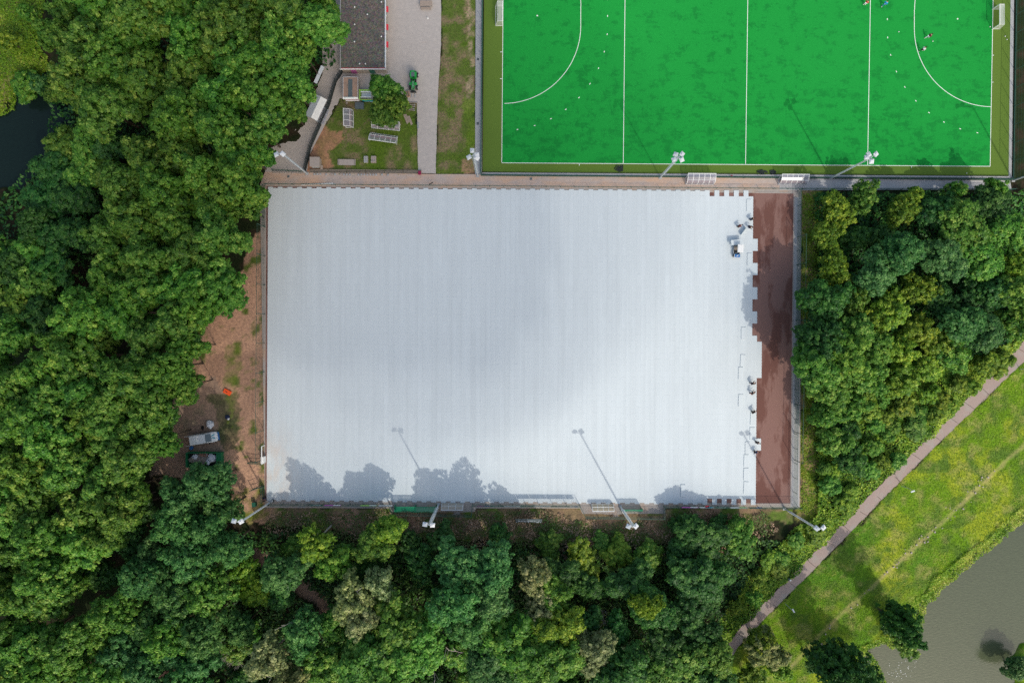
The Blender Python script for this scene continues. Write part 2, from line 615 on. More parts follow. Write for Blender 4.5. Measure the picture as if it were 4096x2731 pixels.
# ------------------------------------------------------------------ polygons of the ground, in photo pixels
RIGHT_WATER = [(4400, 1800), (4096, 2070), (4008, 2145), (3956, 2192), (3886, 2250), (3805, 2314), (3741, 2378), (3689, 2413), (3670, 2520), (3600, 2560),
               (3530, 2570), (3456, 2604), (3503, 2663), (3540, 2731), (3600, 2950), (4700, 2950), (4700, 1800)]
LEFT_WATER = [(200, 262), (52, 325), (35, 436), (-60, 470), (-250, 560), (-250, 800), (0, 735), (85, 749), (110, 690), (240, 610), (270, 500), (230, 372)]
PATH_L = [(4150, 1316), (4047, 1421), (3922, 1547), (3744, 1730), (3500, 1969), (3340, 2132),
          (3148, 2330), (2980, 2497), (2885, 2620), (2820, 2715), (2750, 2830)]
PATH_L = [(a - 5, b - 5) for a, b in PATH_L]
PATH_R = [(4200, 1340), (4096, 1446), (3948, 1588), (3765, 1762), (3510, 2015), (3410, 2120),
          (3224, 2308), (3055, 2475), (2950, 2590), (2890, 2680), (2800, 2850)]
MEADOW = PATH_R + [(2900, 3000), (3600, 3000), (4400, 2600), (4600, 1300), (4300, 1250)]
LAWN_W = [(1215, 700), (1240, 620), (1300, 500), (1345, 425), (1360, 395), (1450, 395), (1560, 415), (1668, 410), (1675, 700)]
LAWN_E = [(1764, -200), (1764, 180), (1750, 410), (1742, 695), (1902, 695), (1904, -200)]
DIRT_W = [(1070, 900), (1000, 960), (960, 1100), (900, 1150), (800, 1350), (760, 1500), (700, 1620), (620, 1760), (620, 1900), (900, 1900), (940, 2060), (1040, 2090), (1120, 2020), (1066, 2000)]
MOUNDS = [[(1270, 500), (1310, 510), (1365, 520), (1370, 545), (1330, 600), (1310, 610), (1335, 660), (1330, 680), (1215, 690), (1235, 620), (1260, 540)]]

bx = np.concatenate([[-1500, -700, -350, -200, -140, -115], np.arange(-104, 104.1, 0.4), [115, 140, 200, 350, 700, 1500]])
by = np.concatenate([[-1500, -700, -350, -180, -110, -80], np.arange(-70, 76.1, 0.4), [85, 110, 180, 350, 700, 1500]])
GX, GY = np.meshgrid(bx, by)
gx, gy = GX.ravel(), GY.ravel()
wx = gx + (fbm(gx, gy, 2.5, 3) - 0.5) * 2.4
wy = gy + (fbm(gx, gy, 2.5, 9) - 0.5) * 2.4
col = np.zeros((gx.size, 3))


def mixc(c, a, k):
    k = np.clip(k, 0, 1)[:, None]
    return c * (1 - k) + np.array(a)[None] * k


n1 = fbm(gx, gy, 6, 1); n2 = fbm(gx, gy, 1.6, 2); n3 = fbm(gx, gy, 14, 5)
col[:] = (0.020, 0.032, 0.012)                                 # forest floor
col = mixc(col, (0.045, 0.034, 0.022), (n2 - 0.45) * 4)
k = pip(wx, wy, W(MEADOW))
mc = np.tile((0.150, 0.290, 0.016), (gx.size, 1))
mc = mixc(mc, (0.33, 0.40, 0.03), (n1 - 0.45) * 6)
mc = mixc(mc, (0.10, 0.24, 0.02), (0.46 - n3) * 6)
mc = mixc(mc, (0.11, 0.20, 0.03), (fbm(gx, gy, 2.2, 77, 3) - 0.52) * 7)
mc = mixc(mc, (0.40, 0.37, 0.13), np.clip((n2 - 0.56) * 4, 0, .55))
col[k] = mc[k]
TL = [(0, -300), (170, -300), (150, 60), (135, 140), (150, 230), (190, 270), (40, 330), (20, 440), (-300, 480), (-300, -300)]
k = pip(wx, wy, W([(a, b) for a, b in TL]))
mc2 = mixc(np.tile((0.13, 0.20, 0.04), (gx.size, 1)), (0.24, 0.26, 0.09), (n1 - 0.45) * 5)
col[k] = mc2[k]
for poly in (LAWN_W, LAWN_E):
    k = pip(wx, wy, W(poly))
    mc = mixc(np.tile((0.115, 0.165, 0.035), (gx.size, 1)), (0.26, 0.20, 0.12), (n2 - 0.46) * 5)
    mc = mixc(mc, (0.10, 0.17, 0.02), (0.42 - n1) * 6)
    col[k] = mc[k]
k = pip(wx, wy, W([(1862, 380), (1902, 380), (1902, 640), (1862, 600)])); col[k] = mixc(col, (0.15, 0.26, 0.02), n2)[k]
k = pip(wx, wy, W([(1860, -50), (1892, -50), (1890, 380), (1866, 380)])); col[k] = mixc(col, (0.42, 0.33, 0.22), (n2 - 0.46) * 6)[k]
k = pip(wx, wy, W([(1850, 640), (1902, 640), (1902, 700), (1850, 700)])); col[k] = mixc(col, (0.45, 0.27, 0.18), n2 * 1.3)[k]
for poly in MOUNDS:
    k = pip(wx, wy, W(poly)); col[k] = mixc(col, (0.46, 0.25, 0.155), 0.35 + n2)[k]
k = pip(wx, wy, W(DIRT_W))
mc = mixc(np.tile((0.54, 0.33, 0.225), (gx.size, 1)), (0.38, 0.235, 0.165), (n1 - 0.45) * 5)
mc = mixc(mc, (0.10, 0.15, 0.03), (n2 - 0.56) * 7)
col[k] = mc[k]
k = pip(wx, wy, W([(700, 1600), (870, 1500), (920, 1600), (880, 1900), (600, 1900)])); col[k] = mixc(col, (0.30, 0.22, 0.17), 0.8 + 0 * n2)[k]
k = pip(wx, wy, W([(830, 1580), (950, 1560), (960, 1640), (940, 1780), (880, 1800), (870, 1700)])); col[k] = mixc(col, (0.085, 0.10, 0.045), 0.3 + n2)[k]
k = pip(wx, wy, W([(900, 1380), (960, 1360), (950, 1560), (930, 1700), (900, 1560)])); col[k] = mixc(col, (0.14, 0.19, 0.035), (n2 - 0.3) * 2.2)[k]
k = pip(wx, wy, W([(960, 1960), (1060, 1960), (1050, 2080), (960, 2080)])); col[k] = mixc(col, (0.19, 0.22, 0.04), (n2 - 0.35) * 3)[k]
# strip east of the white pitch, bare slope south of it
k = pip(wx, wy, W([(3195, 760), (3290, 760), (3250, 1300), (3260, 1600), (3270, 2100), (3195, 2100)]))
mc = mixc(np.tile((0.135, 0.185, 0.022), (gx.size, 1)), (0.30, 0.22, 0.11), (n2 - 0.42) * 5)
col[k] = mc[k]
k = pip(wx, wy, W([(1080, 2020), (3180, 2030), (3180, 2090), (2800, 2120), (2600, 2180), (1900, 2160), (1400, 2130), (1060, 2090)]))
mc = mixc(np.tile((0.20, 0.15, 0.09), (gx.size, 1)), (0.12, 0.19, 0.035), (n2 - 0.42) * 5)
mc = mixc(mc, (0.40, 0.25, 0.17), (n1 - 0.50) * 6)
col[k] = mc[k]
k = pip(wx, wy, W([(2180, 2028), (2700, 2060), (2640, 2130), (2440, 2120), (2200, 2080)])); col[k] = mixc(col, (0.36, 0.24, 0.15), (n2 - 0.3) * 3)[k]  # orange soil brightened to paint in the sunlit stretch of slope
k = pip(wx, wy, W([(640, 2680), (700, 2700), (800, 2760), (800, 2800), (600, 2800)])); col[k] = (0.48, 0.26, 0.17)
# little woodland path at the bottom left
k = pip(wx, wy, W([(1000, 2190), (1050, 2200), (1330, 2420), (1300, 2450), (1180, 2370), (1010, 2240)])); col[k] = mixc(col, (0.30, 0.20, 0.15), 0.8 + 0 * n2)[k]
# trodden trail on the bank
tr = [(4110, 1770), (4026, 1838), (3920, 1945), (3800, 2060), (3660, 2190), (3560, 2280), (3430, 2395), (3330, 2490), (3225, 2590), (3150, 2680)]
tp = W(tr)
dmin = np.full(gx.size, 99.0)
for (x0, y0), (x1, y1) in zip(tp, tp[1:]):
    L2 = (x1 - x0) ** 2 + (y1 - y0) ** 2
    t = np.clip(((wx - x0) * (x1 - x0) + (wy - y0) * (y1 - y0)) / L2, 0, 1)
    t2 = np.clip(((gx - x0) * (x1 - x0) + (gy - y0) * (y1 - y0)) / L2, 0, 1)
    dmin = np.minimum(dmin, 0.45 * np.hypot(wx - x0 - t * (x1 - x0), wy - y0 - t * (y1 - y0)) + 0.55 * np.hypot(gx - x0 - t2 * (x1 - x0), gy - y0 - t2 * (y1 - y0)))
col = mixc(col, (0.42, 0.36, 0.16), np.clip(0.62 - dmin, 0, 0.5) * 1.1 * (0.5 + n2))

farc = np.maximum(np.abs(gx) - 104, np.abs(gy) - 76) > 0
col[farc & ~pip(gx, gy, W(MEADOW))] = (0.05, 0.085, 0.025)
gz = (fbm(gx, gy, 3, 21) - 0.3) * 0.22
BUILT = [[(990, 690), (4060, 690), (4060, 775), (3210, 775), (3215, 2060), (1030, 2040), (1030, 760), (990, 760)],
         [(1900, -600), (4080, -600), (4080, 720), (1900, 720)], [(1290, -300), (1770, -300), (1770, 420), (1740, 710), (1660, 710), (1660, 420), (1340, 420), (1215, 710), (1020, 720), (1020, 600), (1200, 560), (1290, 300)],
         PATH_L + PATH_R[::-1]]
for poly in BUILT:
    k = pip(gx, gy, W(poly)); gz[k] = -0.06
def wmask(poly):
    t = np.zeros(gx.size)
    pl = W(poly)
    ox = (fbm(gx, gy, 2.0, 13) - 0.5) * 2.0; oy = (fbm(gx, gy, 2.0, 23) - 0.5) * 2.0
    for dx in (-1.2, -0.6, 0, 0.6, 1.2):
        for dy in (-1.2, -0.6, 0, 0.6, 1.2):
            t += pip(gx + dx + ox, gy + dy + oy, pl)
    return t / 25
ISLE = [(4120, 2560), (4040, 2660), (4070, 2731), (4040, 2800), (4300, 3000), (4500, 2500)]
carve = np.maximum(wmask(RIGHT_WATER), wmask(LEFT_WATER)) * (1 - wmask(ISLE))
far = (np.abs(gx) > 110) | (np.abs(gy) > 80)
carve[far] = 0
inw = (pip(gx, gy, W(RIGHT_WATER)) | pip(gx, gy, W(LEFT_WATER))) & (np.abs(gx) > 108)
carve[inw] = 1
gz = gz - carve * 3.0
nx, ny = bx.size, by.size
idx = np.arange(nx * ny).reshape(ny, nx)
quads = np.stack([idx[:-1, :-1], idx[:-1, 1:], idx[1:, 1:], idx[1:, :-1]], -1).reshape(-1, 4)


def np_mesh(name, verts, faces, mat, k=4, face_attr=None, point_col=None):
    me = bpy.data.meshes.new(name)
    me.vertices.add(len(verts)); me.vertices.foreach_set('co', np.asarray(verts, np.float32).ravel())
    me.loops.add(faces.size); me.loops.foreach_set('vertex_index', np.asarray(faces, np.int32).ravel())
    me.polygons.add(len(faces)); me.polygons.foreach_set('loop_start', np.arange(0, faces.size, k, dtype=np.int32))
    me.update(calc_edges=True)
    if face_attr is not None:
        a = me.attributes.new('tint', 'FLOAT', 'FACE'); a.data.foreach_set('value', np.asarray(face_attr, np.float32))
    if point_col is not None:
        a = me.attributes.new('Col', 'FLOAT_COLOR', 'POINT')
        a.data.foreach_set('color', np.concatenate([point_col, np.ones((len(point_col), 1))], 1).astype(np.float32).ravel())
    me.materials.append(mat)
    return me


gm = np_mesh('ground', np.stack([gx, gy, gz], 1), quads, M['ground'], 4, None, col)
smooth(gm)
link('ground', gm, kind='structure')


def ground_z(x, y):
    ix = np.clip(np.searchsorted(bx, x), 1, nx - 1); iy = np.clip(np.searchsorted(by, y), 1, ny - 1)
    return gz.reshape(ny, nx)[iy, ix]


# water sheets
def water(name, x0, y0, x1, y1, z, m):
    mb = MB(); a = P(x0, y0); b_ = P(x1, y1)
    nxs = 12
    mb.add([(a.x, b_.y, z), (b_.x, b_.y, z), (b_.x, a.y, z), (a.x, a.y, z)], [(0, 1, 2, 3)])
    return mb.build(name, m, kind='structure')


water('river_water', 3250, 1700, 6500, 4200, -1.15, M['water_r'])
water('pond_water', -2500, 150, 330, 900, -1.15, M['water_l'])

# ------------------------------------------------------------------ paved ground, pitches
sheet('yard_paving', [(1290, -420), (1765, -420), (1764, 178), (1750, 410), (1743, 694), (1672, 694), (1668, 412), (1560, 412), (1440, 408), (1360, 395), (1345, 427), (1300, 500), (1238, 620),
                      (1228, 692), (1060, 692), (1060, 600), (1160, 560), (1220, 440), (1290, 300)], 0.02, M['paver'], 0.05)
sheet('soiled_walkway', [(1060, 688), (1742, 697), (1905, 697), (1932, 703), (3118, 714), (3118, 758), (1070, 742), (1040, 742)], 0.03, M['paver_soil'])
sheet('grey_walkway', [(3118, 714), (4040, 722), (4046, 758), (3200, 762), (3118, 760)], 0.034, M['paver_grey'])
sheet('fence_side_path', [(1904, -420), (1932, -420), (1928, 703), (1900, 700)], 0.026, M['concrete_grey'])
# concrete apron of the white pitch
sheet('concrete_surround', [(1040, 740), (3205, 756), (3200, 2030), (2660, 2030), (2660, 2068), (2335, 2066), (2320, 2032), (1905, 2032), (1890, 2060), (1572, 2056), (1560, 2032), (1060, 2030)], 0.022, M['concrete'])
sheet('grey_surround', [(3178, 790), (3202, 790), (3196, 2028), (3162, 2028)], 0.03, M['concrete_grey'])
sheet('red_base', [(1066, 745), (3174, 775), (3160, 2012), (1060, 2000)], 0.036, M['redbase'])
for k_, (a, b_) in enumerate([((3020, 770), (3178, 773)), ((3176, 773), (3163, 2012)), ((3010, 2014), (3163, 2014))]):
    mb = MB(); mb.bar(P(*a, 0.05), P(*b_, 0.05), 0.16, 0.06); mb.build('kerb', M['slab'], kind='structure')
sheet('asphalt_path', PATH_L + PATH_R[::-1], 0.045, M['asphalt_path'], 0.10)

mb = MB(); r_j = random.Random(8)
for k in range(17):
    t_ = k / 16.5; xa = 4075 - t_ * 1150; ya = 1392 + t_ * 1185 + 20 * math.sin(k)
    a = P(xa - 8, ya - 2, 0); b_ = P(xa + 62, ya + 48, 0); m_ = (a + b_) / 2 + Vector((r_j.uniform(-.3, .3), r_j.uniform(-.3, .3), 0))
    mb.bar(Vector((a.x, a.y, .047)), Vector((m_.x, m_.y, .047)), 0.07, 0.012); mb.bar(Vector((m_.x, m_.y, .047)), Vector((b_.x, b_.y, .047)), 0.05, 0.012)
mb.build('path_joints', M['ground_dark'] if 'ground_dark' in M else M['bark'], kind='structure')
# hockey pitch
HT = [(2016.5, -522), (3981, -508), (3960, 666), (2007, 652)]
sheet('olive_run_off', [(1942, -620), (4058, -600), (4037, 703), (1930, 687)], 0.03, M['runoff'])
sheet('hockey_turf', HT, 0.036, M['turf'])
sheet('hockey_edge_slabs', [(1930, 690), (4050, 706), (4050, 712), (1928, 698)], 0.05, M['concrete_grey'])
sheet('hockey_edge_slabs', [(4048, -600), (4064, -600), (4046, 712), (4034, 712)], 0.052, M['concrete_grey'])


def lines(parent):
    def ln(a, b_, wd=0.10):
        mb = MB(); a = P(*a); b_ = P(*b_)
        d = (b_ - a); d.z = 0; L = d.length; d.normalize(); nrm = Vector((-d.y, d.x, 0)) * wd / 2
        vs = [a - nrm, b_ - nrm, b_ + nrm, a + nrm]
        mb.add([(v.x, v.y, 0.042) for v in vs], [(0, 1, 2, 3)]); return mb
    def arc(c, r, a0, a1, n=48, wd=0.10):
        mb = MB(); c = P(*c); r /= S
        vs = []
        for i in range(n + 1):
            t = math.radians(a0 + (a1 - a0) * i / n)
            for rr in (r - wd / 2, r + wd / 2):
                vs.append((c.x + rr * math.cos(t), c.y + rr * math.sin(t), 0.046))
        mb.add(vs, [(2 * i, 2 * i + 1, 2 * i + 3, 2 * i + 2) for i in range(n)]); return mb
    e = [((2016.5, -522), (2007, 652)), ((2007, 652), (3960, 666)), ((3960, 666), (3981, -508)), ((2016.5, -522), (3981, -508)),
         ((2505.5, -518), (2493, 655.5)), ((2998, -515), (2982, 659)), ((3490, -511.5), (3470, 662.5)),
         ((2323, 26), (2323, 104)), ((3657, 39), (3657, 117))]
    for a, b_ in e:
        ln(a, b_).build('painted_line', M['line'], parent)
    arc((2012, 104), 311, -89, 0).build('painted_line', M['line'], parent)
    arc((2012.5, 26), 311, 0, 89).build('painted_line', M['line'], parent)
    arc((3968, 117), 311, 180, 269).build('painted_line', M['line'], parent)
    arc((3969, 39), 311, 91, 180).build('painted_line', M['line'], parent)
    for x, y, dx, dy in ((2009, 209, -8, 0), (2008, 316, -8, 0), (3968, 222, 7, 0), (3966, 330, 7, 0), (2317, 655, 0, 8), (3646, 664, 0, 8)):
        ln((x, y), (x + dx, y + dy)).build('painted_line', M['line'], parent)
    for side, (cx, cy) in ((1, (2011, 104)), (-1, (3968, 117))):
        for k in range(9):
            t = math.radians(8.1 + 9.65 * k)
            px, py = cx + side * 419 * math.sin(t), cy + 419 * math.cos(t)
            ln((px - side * 3.2 * math.cos(t), py + 3.2 * math.sin(t)), (px + side * 3.2 * math.cos(t), py - 3.2 * math.sin(t)), 0.13).build('painted_dash', M['line'], parent)
        ln((cx + side * 419, cy - 42), (cx + side * 419, cy - 35), 0.13).build('painted_dash', M['line'], parent)
        ln((cx + side * 419, cy - 110), (cx + side * 419, cy - 103), 0.13).build('painted_dash', M['line'], parent)
        mb = MB(); c = P(cx + side * 138, cy - 40)
        mb.prism([(c.x + 0.14 * math.cos(a), c.y + 0.14 * math.sin(a)) for a in [i * math.pi / 4 for i in range(8)]], 0.036, 0.044).build('penalty_spot', M['line'], parent)


pl = bpy.data.objects.new('pitch_markings', None); C.objects.link(pl); pl['kind'] = 'structure'
lines(pl)
# ------------------------------------------------------------------ white shock pad panels
TLp, TRp, BRp, BLp = (1073, 748), (3013, 762), (3003, 2018), (1067, 2003)


def G(u, v, z=0.0):
    u /= 100; v /= 26
    x = TLp[0] * (1 - u) * (1 - v) + TRp[0] * u * (1 - v) + BRp[0] * u * v + BLp[0] * (1 - u) * v
    y = TLp[1] * (1 - u) * (1 - v) + TRp[1] * u * (1 - v) + BRp[1] * u * v + BLp[1] * (1 - u) * v
    p = P(x, y); return Vector((p.x, p.y, z))


def panel_outline(w, h, teeth=True):
    """puzzle-cut edge: shallow tabs along every side"""
    pts = []
    def side(a, b_, n, out=False):
        d = (b_ - a); L = d.length; d.normalize(); nn = Vector((d.y, -d.x))
        for i in range(n):
            for t, o in (((i / n, -.03), ((i + 0.5) / n, -.03), ((i + 0.5) / n, 0), ((i + 1) / n, 0)) if out else ((i / n, 0), ((i + 0.5) / n, 0.0), ((i + 0.5) / n, 0.03), ((i + 1) / n, 0.03))):
                pts.append(a + d * L * t - nn * o)
    c = [Vector((-w / 2, -h / 2)), Vector((w / 2, -h / 2)), Vector((w / 2, h / 2)), Vector((-w / 2, h / 2))]
    side(c[0], c[1], 2, True); side(c[1], c[2], 4); side(c[2], c[3], 2); side(c[3], c[0], 4, True)
    out = [pts[0]]
    for p in pts[1:]:
        if (p - out[-1]).length > 1e-4:
            out.append(p)
    return [(p.x, p.y) for p in out]


PW = (TRp[0] - TLp[0]) / 100 / S; PH = 1256 / 26 / S
mb = MB(); mb.prism(panel_outline(PW - 0.004, PH - 0.004), 0, 0.06)
panel_me = mb.mesh('panel', M['panel'])
mb = MB(); mb.prism(panel_outline(PW - 0.006, PH / 2 - 0.006), 0, 0.06)
half_me = mb.mesh('half_panel', M['panel'])
pad = thing('shock_pad', 'large white field of interlocking foam panels covering most of the unfinished pitch', 'shock pad', (0, 0, 0))
cells = []          # column, row start, row end
for i in range(100):
    if i % 2 == 0:
        cells += [(i, j, j + 1) for j in range(26)]
    else:
        cells += [(i, j + 0.5, j + 1.5) for j in range(25)]
        if i < 91:
            cells += [(i, 0.09, 0.5), (i, 25.5, 25.9)]
for j in (4, 6, 8, 10) + tuple(range(12, 26)):
    cells.append((100, j, j + 1))
for j in (12.5, 13.5, 14.5, 20.5):
    cells.append((101, j, j + 1))
cells.sort(key=lambda c: -c[0])
prng = np.random.default_rng(5)
colrand = prng.normal(0, 0.45, 103)
field = MB(); ftint = []
rot0 = math.atan2(-(TRp[1] - TLp[1]), TRp[0] - TLp[0])
for q, (i, a, b_) in enumerate(cells):
    c = G(i + 0.5, (a + b_) / 2, 0.038)
    if q < 300:
        o = link('panel', panel_me if b_ - a > 0.8 else half_me, pad, c, rot0)
        o.rotation_euler.x = rnd.uniform(-1, 1) * 0.003; o.location.z += rnd.uniform(0, 0.006)
    else:
        g = 0.0022 / PW; h = 0.0025 / PH
        top = [G(i + s, v, 0.098 + rnd.uniform(0, 0.003)) for s, v in ((g, b_ - h), (1 - g, b_ - h), (1 - g, a + h), (g, a + h))]
        bot = [Vector((t.x, t.y, 0.038)) for t in top]
        field.add(bot + top, [(4, 5, 6, 7), (0, 1, 5, 4), (1, 2, 6, 5), (2, 3, 7, 6), (3, 0, 4, 7)])
        t = colrand[i] * 0.5 + prng.normal(0, 0.30) + (0.5 if (i + int(a)) % 2 else -0.5) * 0.25
        ftint += [t] * 5
fm = field.mesh('panel_field', M['panel'])
a_ = fm.attributes.new('tint', 'FLOAT', 'FACE'); a_.data.foreach_set('value', np.array(ftint, np.float32))
link('panel_field', fm, pad, kind='stuff')

# panels laid loose on top, or still propped on their neighbours
loose = [((2985, 798), 0, 'lying loose near the top right corner of the pad'), ((2988, 1013), 1, 'lying loose right of the white-roofed cart'),
         ((2964, 1309), 0, 'lying loose opposite the darkest tree shadow'), ((2961, 1418), 3, 'lying tilted, upper of two corner-to-corner'), ((2953, 1468), 1, 'lying loose, lower of two corner-to-corner'),
         ((2953, 1577), 1, 'lying loose beside the two workers who carry one panel'), ((3001, 1650), 2, 'lying at the feet of the lone worker at the edge'),
         ((2999, 1709), 0, 'lying loose above the shadow of the floodlight heads'), ((2980, 1766), 0, 'lying beside the lowest pair of workers'),
         ((2975, 1817), 2, 'lying loose, first below the lowest pair of workers'), ((2974, 1871), 2, 'lying loose, second below the lowest pair of workers'),
         ((2974, 1925), 3, 'lying in tree shadow nearest the five square holes'), ((2722, 1937), -1, 'lying alone in tree shadow left of the red sign')]
for (x, y), dg, lab in loose:
    c = P(x + PW * S / 2, y + PH * S / 2)
    o = link('foam_mat', panel_me, None, (c.x, c.y, 0.13), rot0 - math.radians(dg), label='white foam panel ' + lab, category='foam panel', group='loose foam panels on the white pad')
    o.rotation_euler.y = math.radians(3.0 if x < 2730 else 1.6)
    o.location.z = 0.165 if x < 2730 else 0.135

# ------------------------------------------------------------------ fences
def fence(name, label, pts, h, spacing, group=None, rail=0.05, mat='green_steel', wires=None, kick=0, post=0.07, top=True, cat='fence', shade=None):
    w_ = [P(*p) for p in pts]
    root = thing(name, label, cat, (w_[0].x, w_[0].y, 0), 0, group)
    b0 = w_[0]
    pm = MB(); pm.box((0, 0, h / 2), (post, post, h)); pm.box((0, 0, h + 0.01), (post * 1.3, post * 1.3, 0.02)); pm = pm.mesh('post', M[mat])
    rails = MB(); cache = {}
    for a, b_ in zip(w_, w_[1:]):
        L = (b_ - a).length; n = max(1, round(L / spacing)); d = (b_ - a) / n; ang = math.atan2(d.y, d.x); bl = d.length
        key = round(bl, 2)
        if key not in cache:
            m = MB(); step = wires or 0.2
            k = step
            while k < h - 0.02:
                m.bar((post / 2, 0, k), (bl - post / 2, 0, k), 0.016, 0.016); k += step
            k = 0.25
            while k < bl - 0.1:
                m.bar((k, 0, 0.08), (k, 0, h - 0.02), 0.008, 0.008); k += 0.25
            cache[key] = m.mesh('wire_panel', M[mat])
        for i in range(n):
            p = a + d * i - b0
            link('post', pm, root, (p.x, p.y, 0))
            link('wire_panel', cache[key], root, (p.x, p.y, 0), ang)
        if top:
            rails.bar(a - b0 + Vector((0, 0, h)), b_ - b0 + Vector((0, 0, h)), rail, rail)
        if kick:
            rails.bar(a - b0 + Vector((0, 0, 0.05 + kick / 2)), b_ - b0 + Vector((0, 0, 0.05 + kick / 2)), 0.10, kick)
    p = w_[-1] - b0
    link('post', pm, root, (p.x, p.y, 0))
    if rails.v:
        rails.build('rail', M[mat], root)
    return root


SF = [(1083, 2012), (1562, 2014), (1576, 2050), (1888, 2056), (1890, 2014), (2318, 2017), (2340, 2062), (2650, 2066), (2652, 2020), (3190, 2024)]
fence('pitch_fence', 'green wire fence with two bays along the bottom edge of the white pitch', SF, 2.2, 2.62)
fence('pitch_fence', 'low green wire fence along the top edge of the white pitch beside the walkway', [(1063, 739), (1732, 745), (3205, 758)], 1.05, 2.62, post=0.06)
fence('pitch_fence', 'green wire fence along the grey concrete right of the red-brown strip', [(3190, 764), (3188, 949), (3178, 1500), (3172, 2024)], 2.0, 2.62)
fence('ball_fence', 'tall ball-stop net fence between the red-brown strip and the shrubs', [(3190, 949), (3175, 1838)], 4.3, 5.2, wires=1.0, post=0.09, cat='ball fence')
fence('ball_fence', 'tall ball-stop fence along the left side of the white pitch by the dirt strip', [(1062, 910), (1055, 1835)], 4.6, 5.3, wires=0.9, post=0.09, cat='ball fence')
fence('pitch_fence', 'short upper stretch of green fence beside the overhanging tree crowns', [(1062, 745), (1062, 908)], 2.0, 2.62)
fence('hockey_fence', 'low green fence between the hockey pitch and the walkway', [(1927, 703), (2640, 709), (3320, 714), (4046, 720)], 1.1, 2.62, kick=0.30, rail=0.07)
fence('hockey_fence', 'tall dark fence at the left end of the hockey pitch', [(1934, -300), (1925, 703)], 2.6, 2.2, kick=0.45, rail=0.08, post=0.09)
fence('hockey_fence', 'tall dark fence at the right end of the hockey pitch', [(4068, -300), (4050, 718)], 5.0, 3.3, kick=0.3, rail=0.08, wires=0.7, post=0.09)
fence('lawn_fence', 'green fence around the equipment lawn beside the storage yard', [(1376, 284), (1346, 330), (1320, 420), (1245, 592), (1222, 690)], 1.9, 2.5, kick=0.8, wires=0.12, mat='black_net')
fence('lawn_fence', 'dark gate fence across the paved corner under the trees', [(1092, 682), (1222, 690)], 1.2, 2.5)
fence('walkway_fence', 'low wire fence between the grey walkway and the shrubs', [(3206, 760), (4044, 762)], 1.6, 2.62)

# gates standing open at the south-west corner
def gate(label, a, b_, h, mat='green_steel'):
    a = P(*a); b_ = P(*b_); d = b_ - a; L = d.length
    root = thing('gate', label, 'gate', (a.x, a.y, 0), math.atan2(d.y, d.x), 'open gates at the south-west corner')
    mb = MB()
    for p, q in (((0, 0, 0.1), (0, 0, h)), ((L, 0, 0.1), (L, 0, h)), ((0, 0, 0.12), (L, 0, 0.12)), ((0, 0, h), (L, 0, h)), ((0, 0, h / 2), (L, 0, h / 2))):
        mb.bar(p, q, 0.07)
    mb.build('gate_frame', M[mat], root)
    mb = MB(); k = 0.12
    while k < L:
        mb.bar((k, 0, 0.14), (k, 0, h - 0.02), 0.02); k += 0.13
    mb.build('bar_infill', M[mat], root)
    for x in (0, L):
        mb = MB(); mb.box((x, 0, (h + 0.15) / 2), (0.11, 0.11, h + 0.15)); mb.build('post', M[mat], root)


gate('open gate leaf nearest the pale post at the fence end', (1056, 1852), (1004, 1846), 1.9)
gate('middle gate leaf swung open over the dirt', (1052, 1942), (1012, 1956), 1.9)
gate('lowest gate leaf beside the corner floodlight mast', (1056, 1945), (1058, 2002), 1.9)
mb = MB(); a = P(1047, 1785, 1.8); b_ = P(1047, 1855, 1.8)
r_ = thing('equipment_post', 'white goal post stored against the left fence end', 'goal post', (a.x, a.y, 0))
mb.bar((0, 0, 0.1), (0, 0, 1.9), 0.12); mb.build('post', M['white'], r_)
mb = MB(); mb.bar((0, 0.06, 1.85), (0, b_.y - a.y, 1.85), 0.14); mb.build('crossbar', M['white'], r_)
mb = MB(); mb.box((0, (b_.y - a.y) * 0.8, 1.0), (0.5, 1.2, 1.4)); mb.build('stored_panel', M['white'], r_)
mb = MB(); mb.bar((0, b_.y - a.y, 0.1), (0, b_.y - a.y, 1.84), 0.12); mb.build('post', M['white'], r_)

# advertising boards on the south fence: x0, x1 (seen), colour, accent, label
boards = [(1239, 1289, 'dark_green', 'line', 'dark green board with a thin pale line, left end of the fence'), (1296, 1362, 'magenta', 'white', 'magenta and lilac board near the left end of the fence'),
          (1440, 1507, 'lime', 'white', 'lime green board with a white end'), (1513, 1569, 'white', 'dark', 'white board with dark script just left of the green goals'),
          (1906, 1960, 'pink', 'blue', 'pink and blue board right of the brown bench shelter'), (1961, 2015, 'dark_green', 'line', 'dark green board with small white lettering between the pink and white boards'),
          (2016, 2081, 'white', 'galv', 'white board left of the missing paving'), (2082, 2135, 'dark_green', 'line', 'dark board with a white triangle behind the missing paving'),
          (2136, 2203, 'white', 'galv', 'white board right of the missing paving'), (2204, 2280, 'dark_green', 'line', 'long green board with spaced white letters'),
          (2281, 2313, 'lamp_white', 'blue', 'short pale board at the right end of the middle fence'),
          (2728, 2795, 'magenta', 'white', 'magenta board with a white block below the red sign'), (2800, 2856, 'white', 'teal', 'white board left of the green one under the square holes'),
          (2862, 2916, 'dark_green', 'line', 'dark green board with pale text under the square holes'), (2923, 2990, 'white', 'lime', 'white board under the rightmost square holes'),
          (2998, 3052, 'dark_green', 'blue', 'teal board below the red-brown strip')]
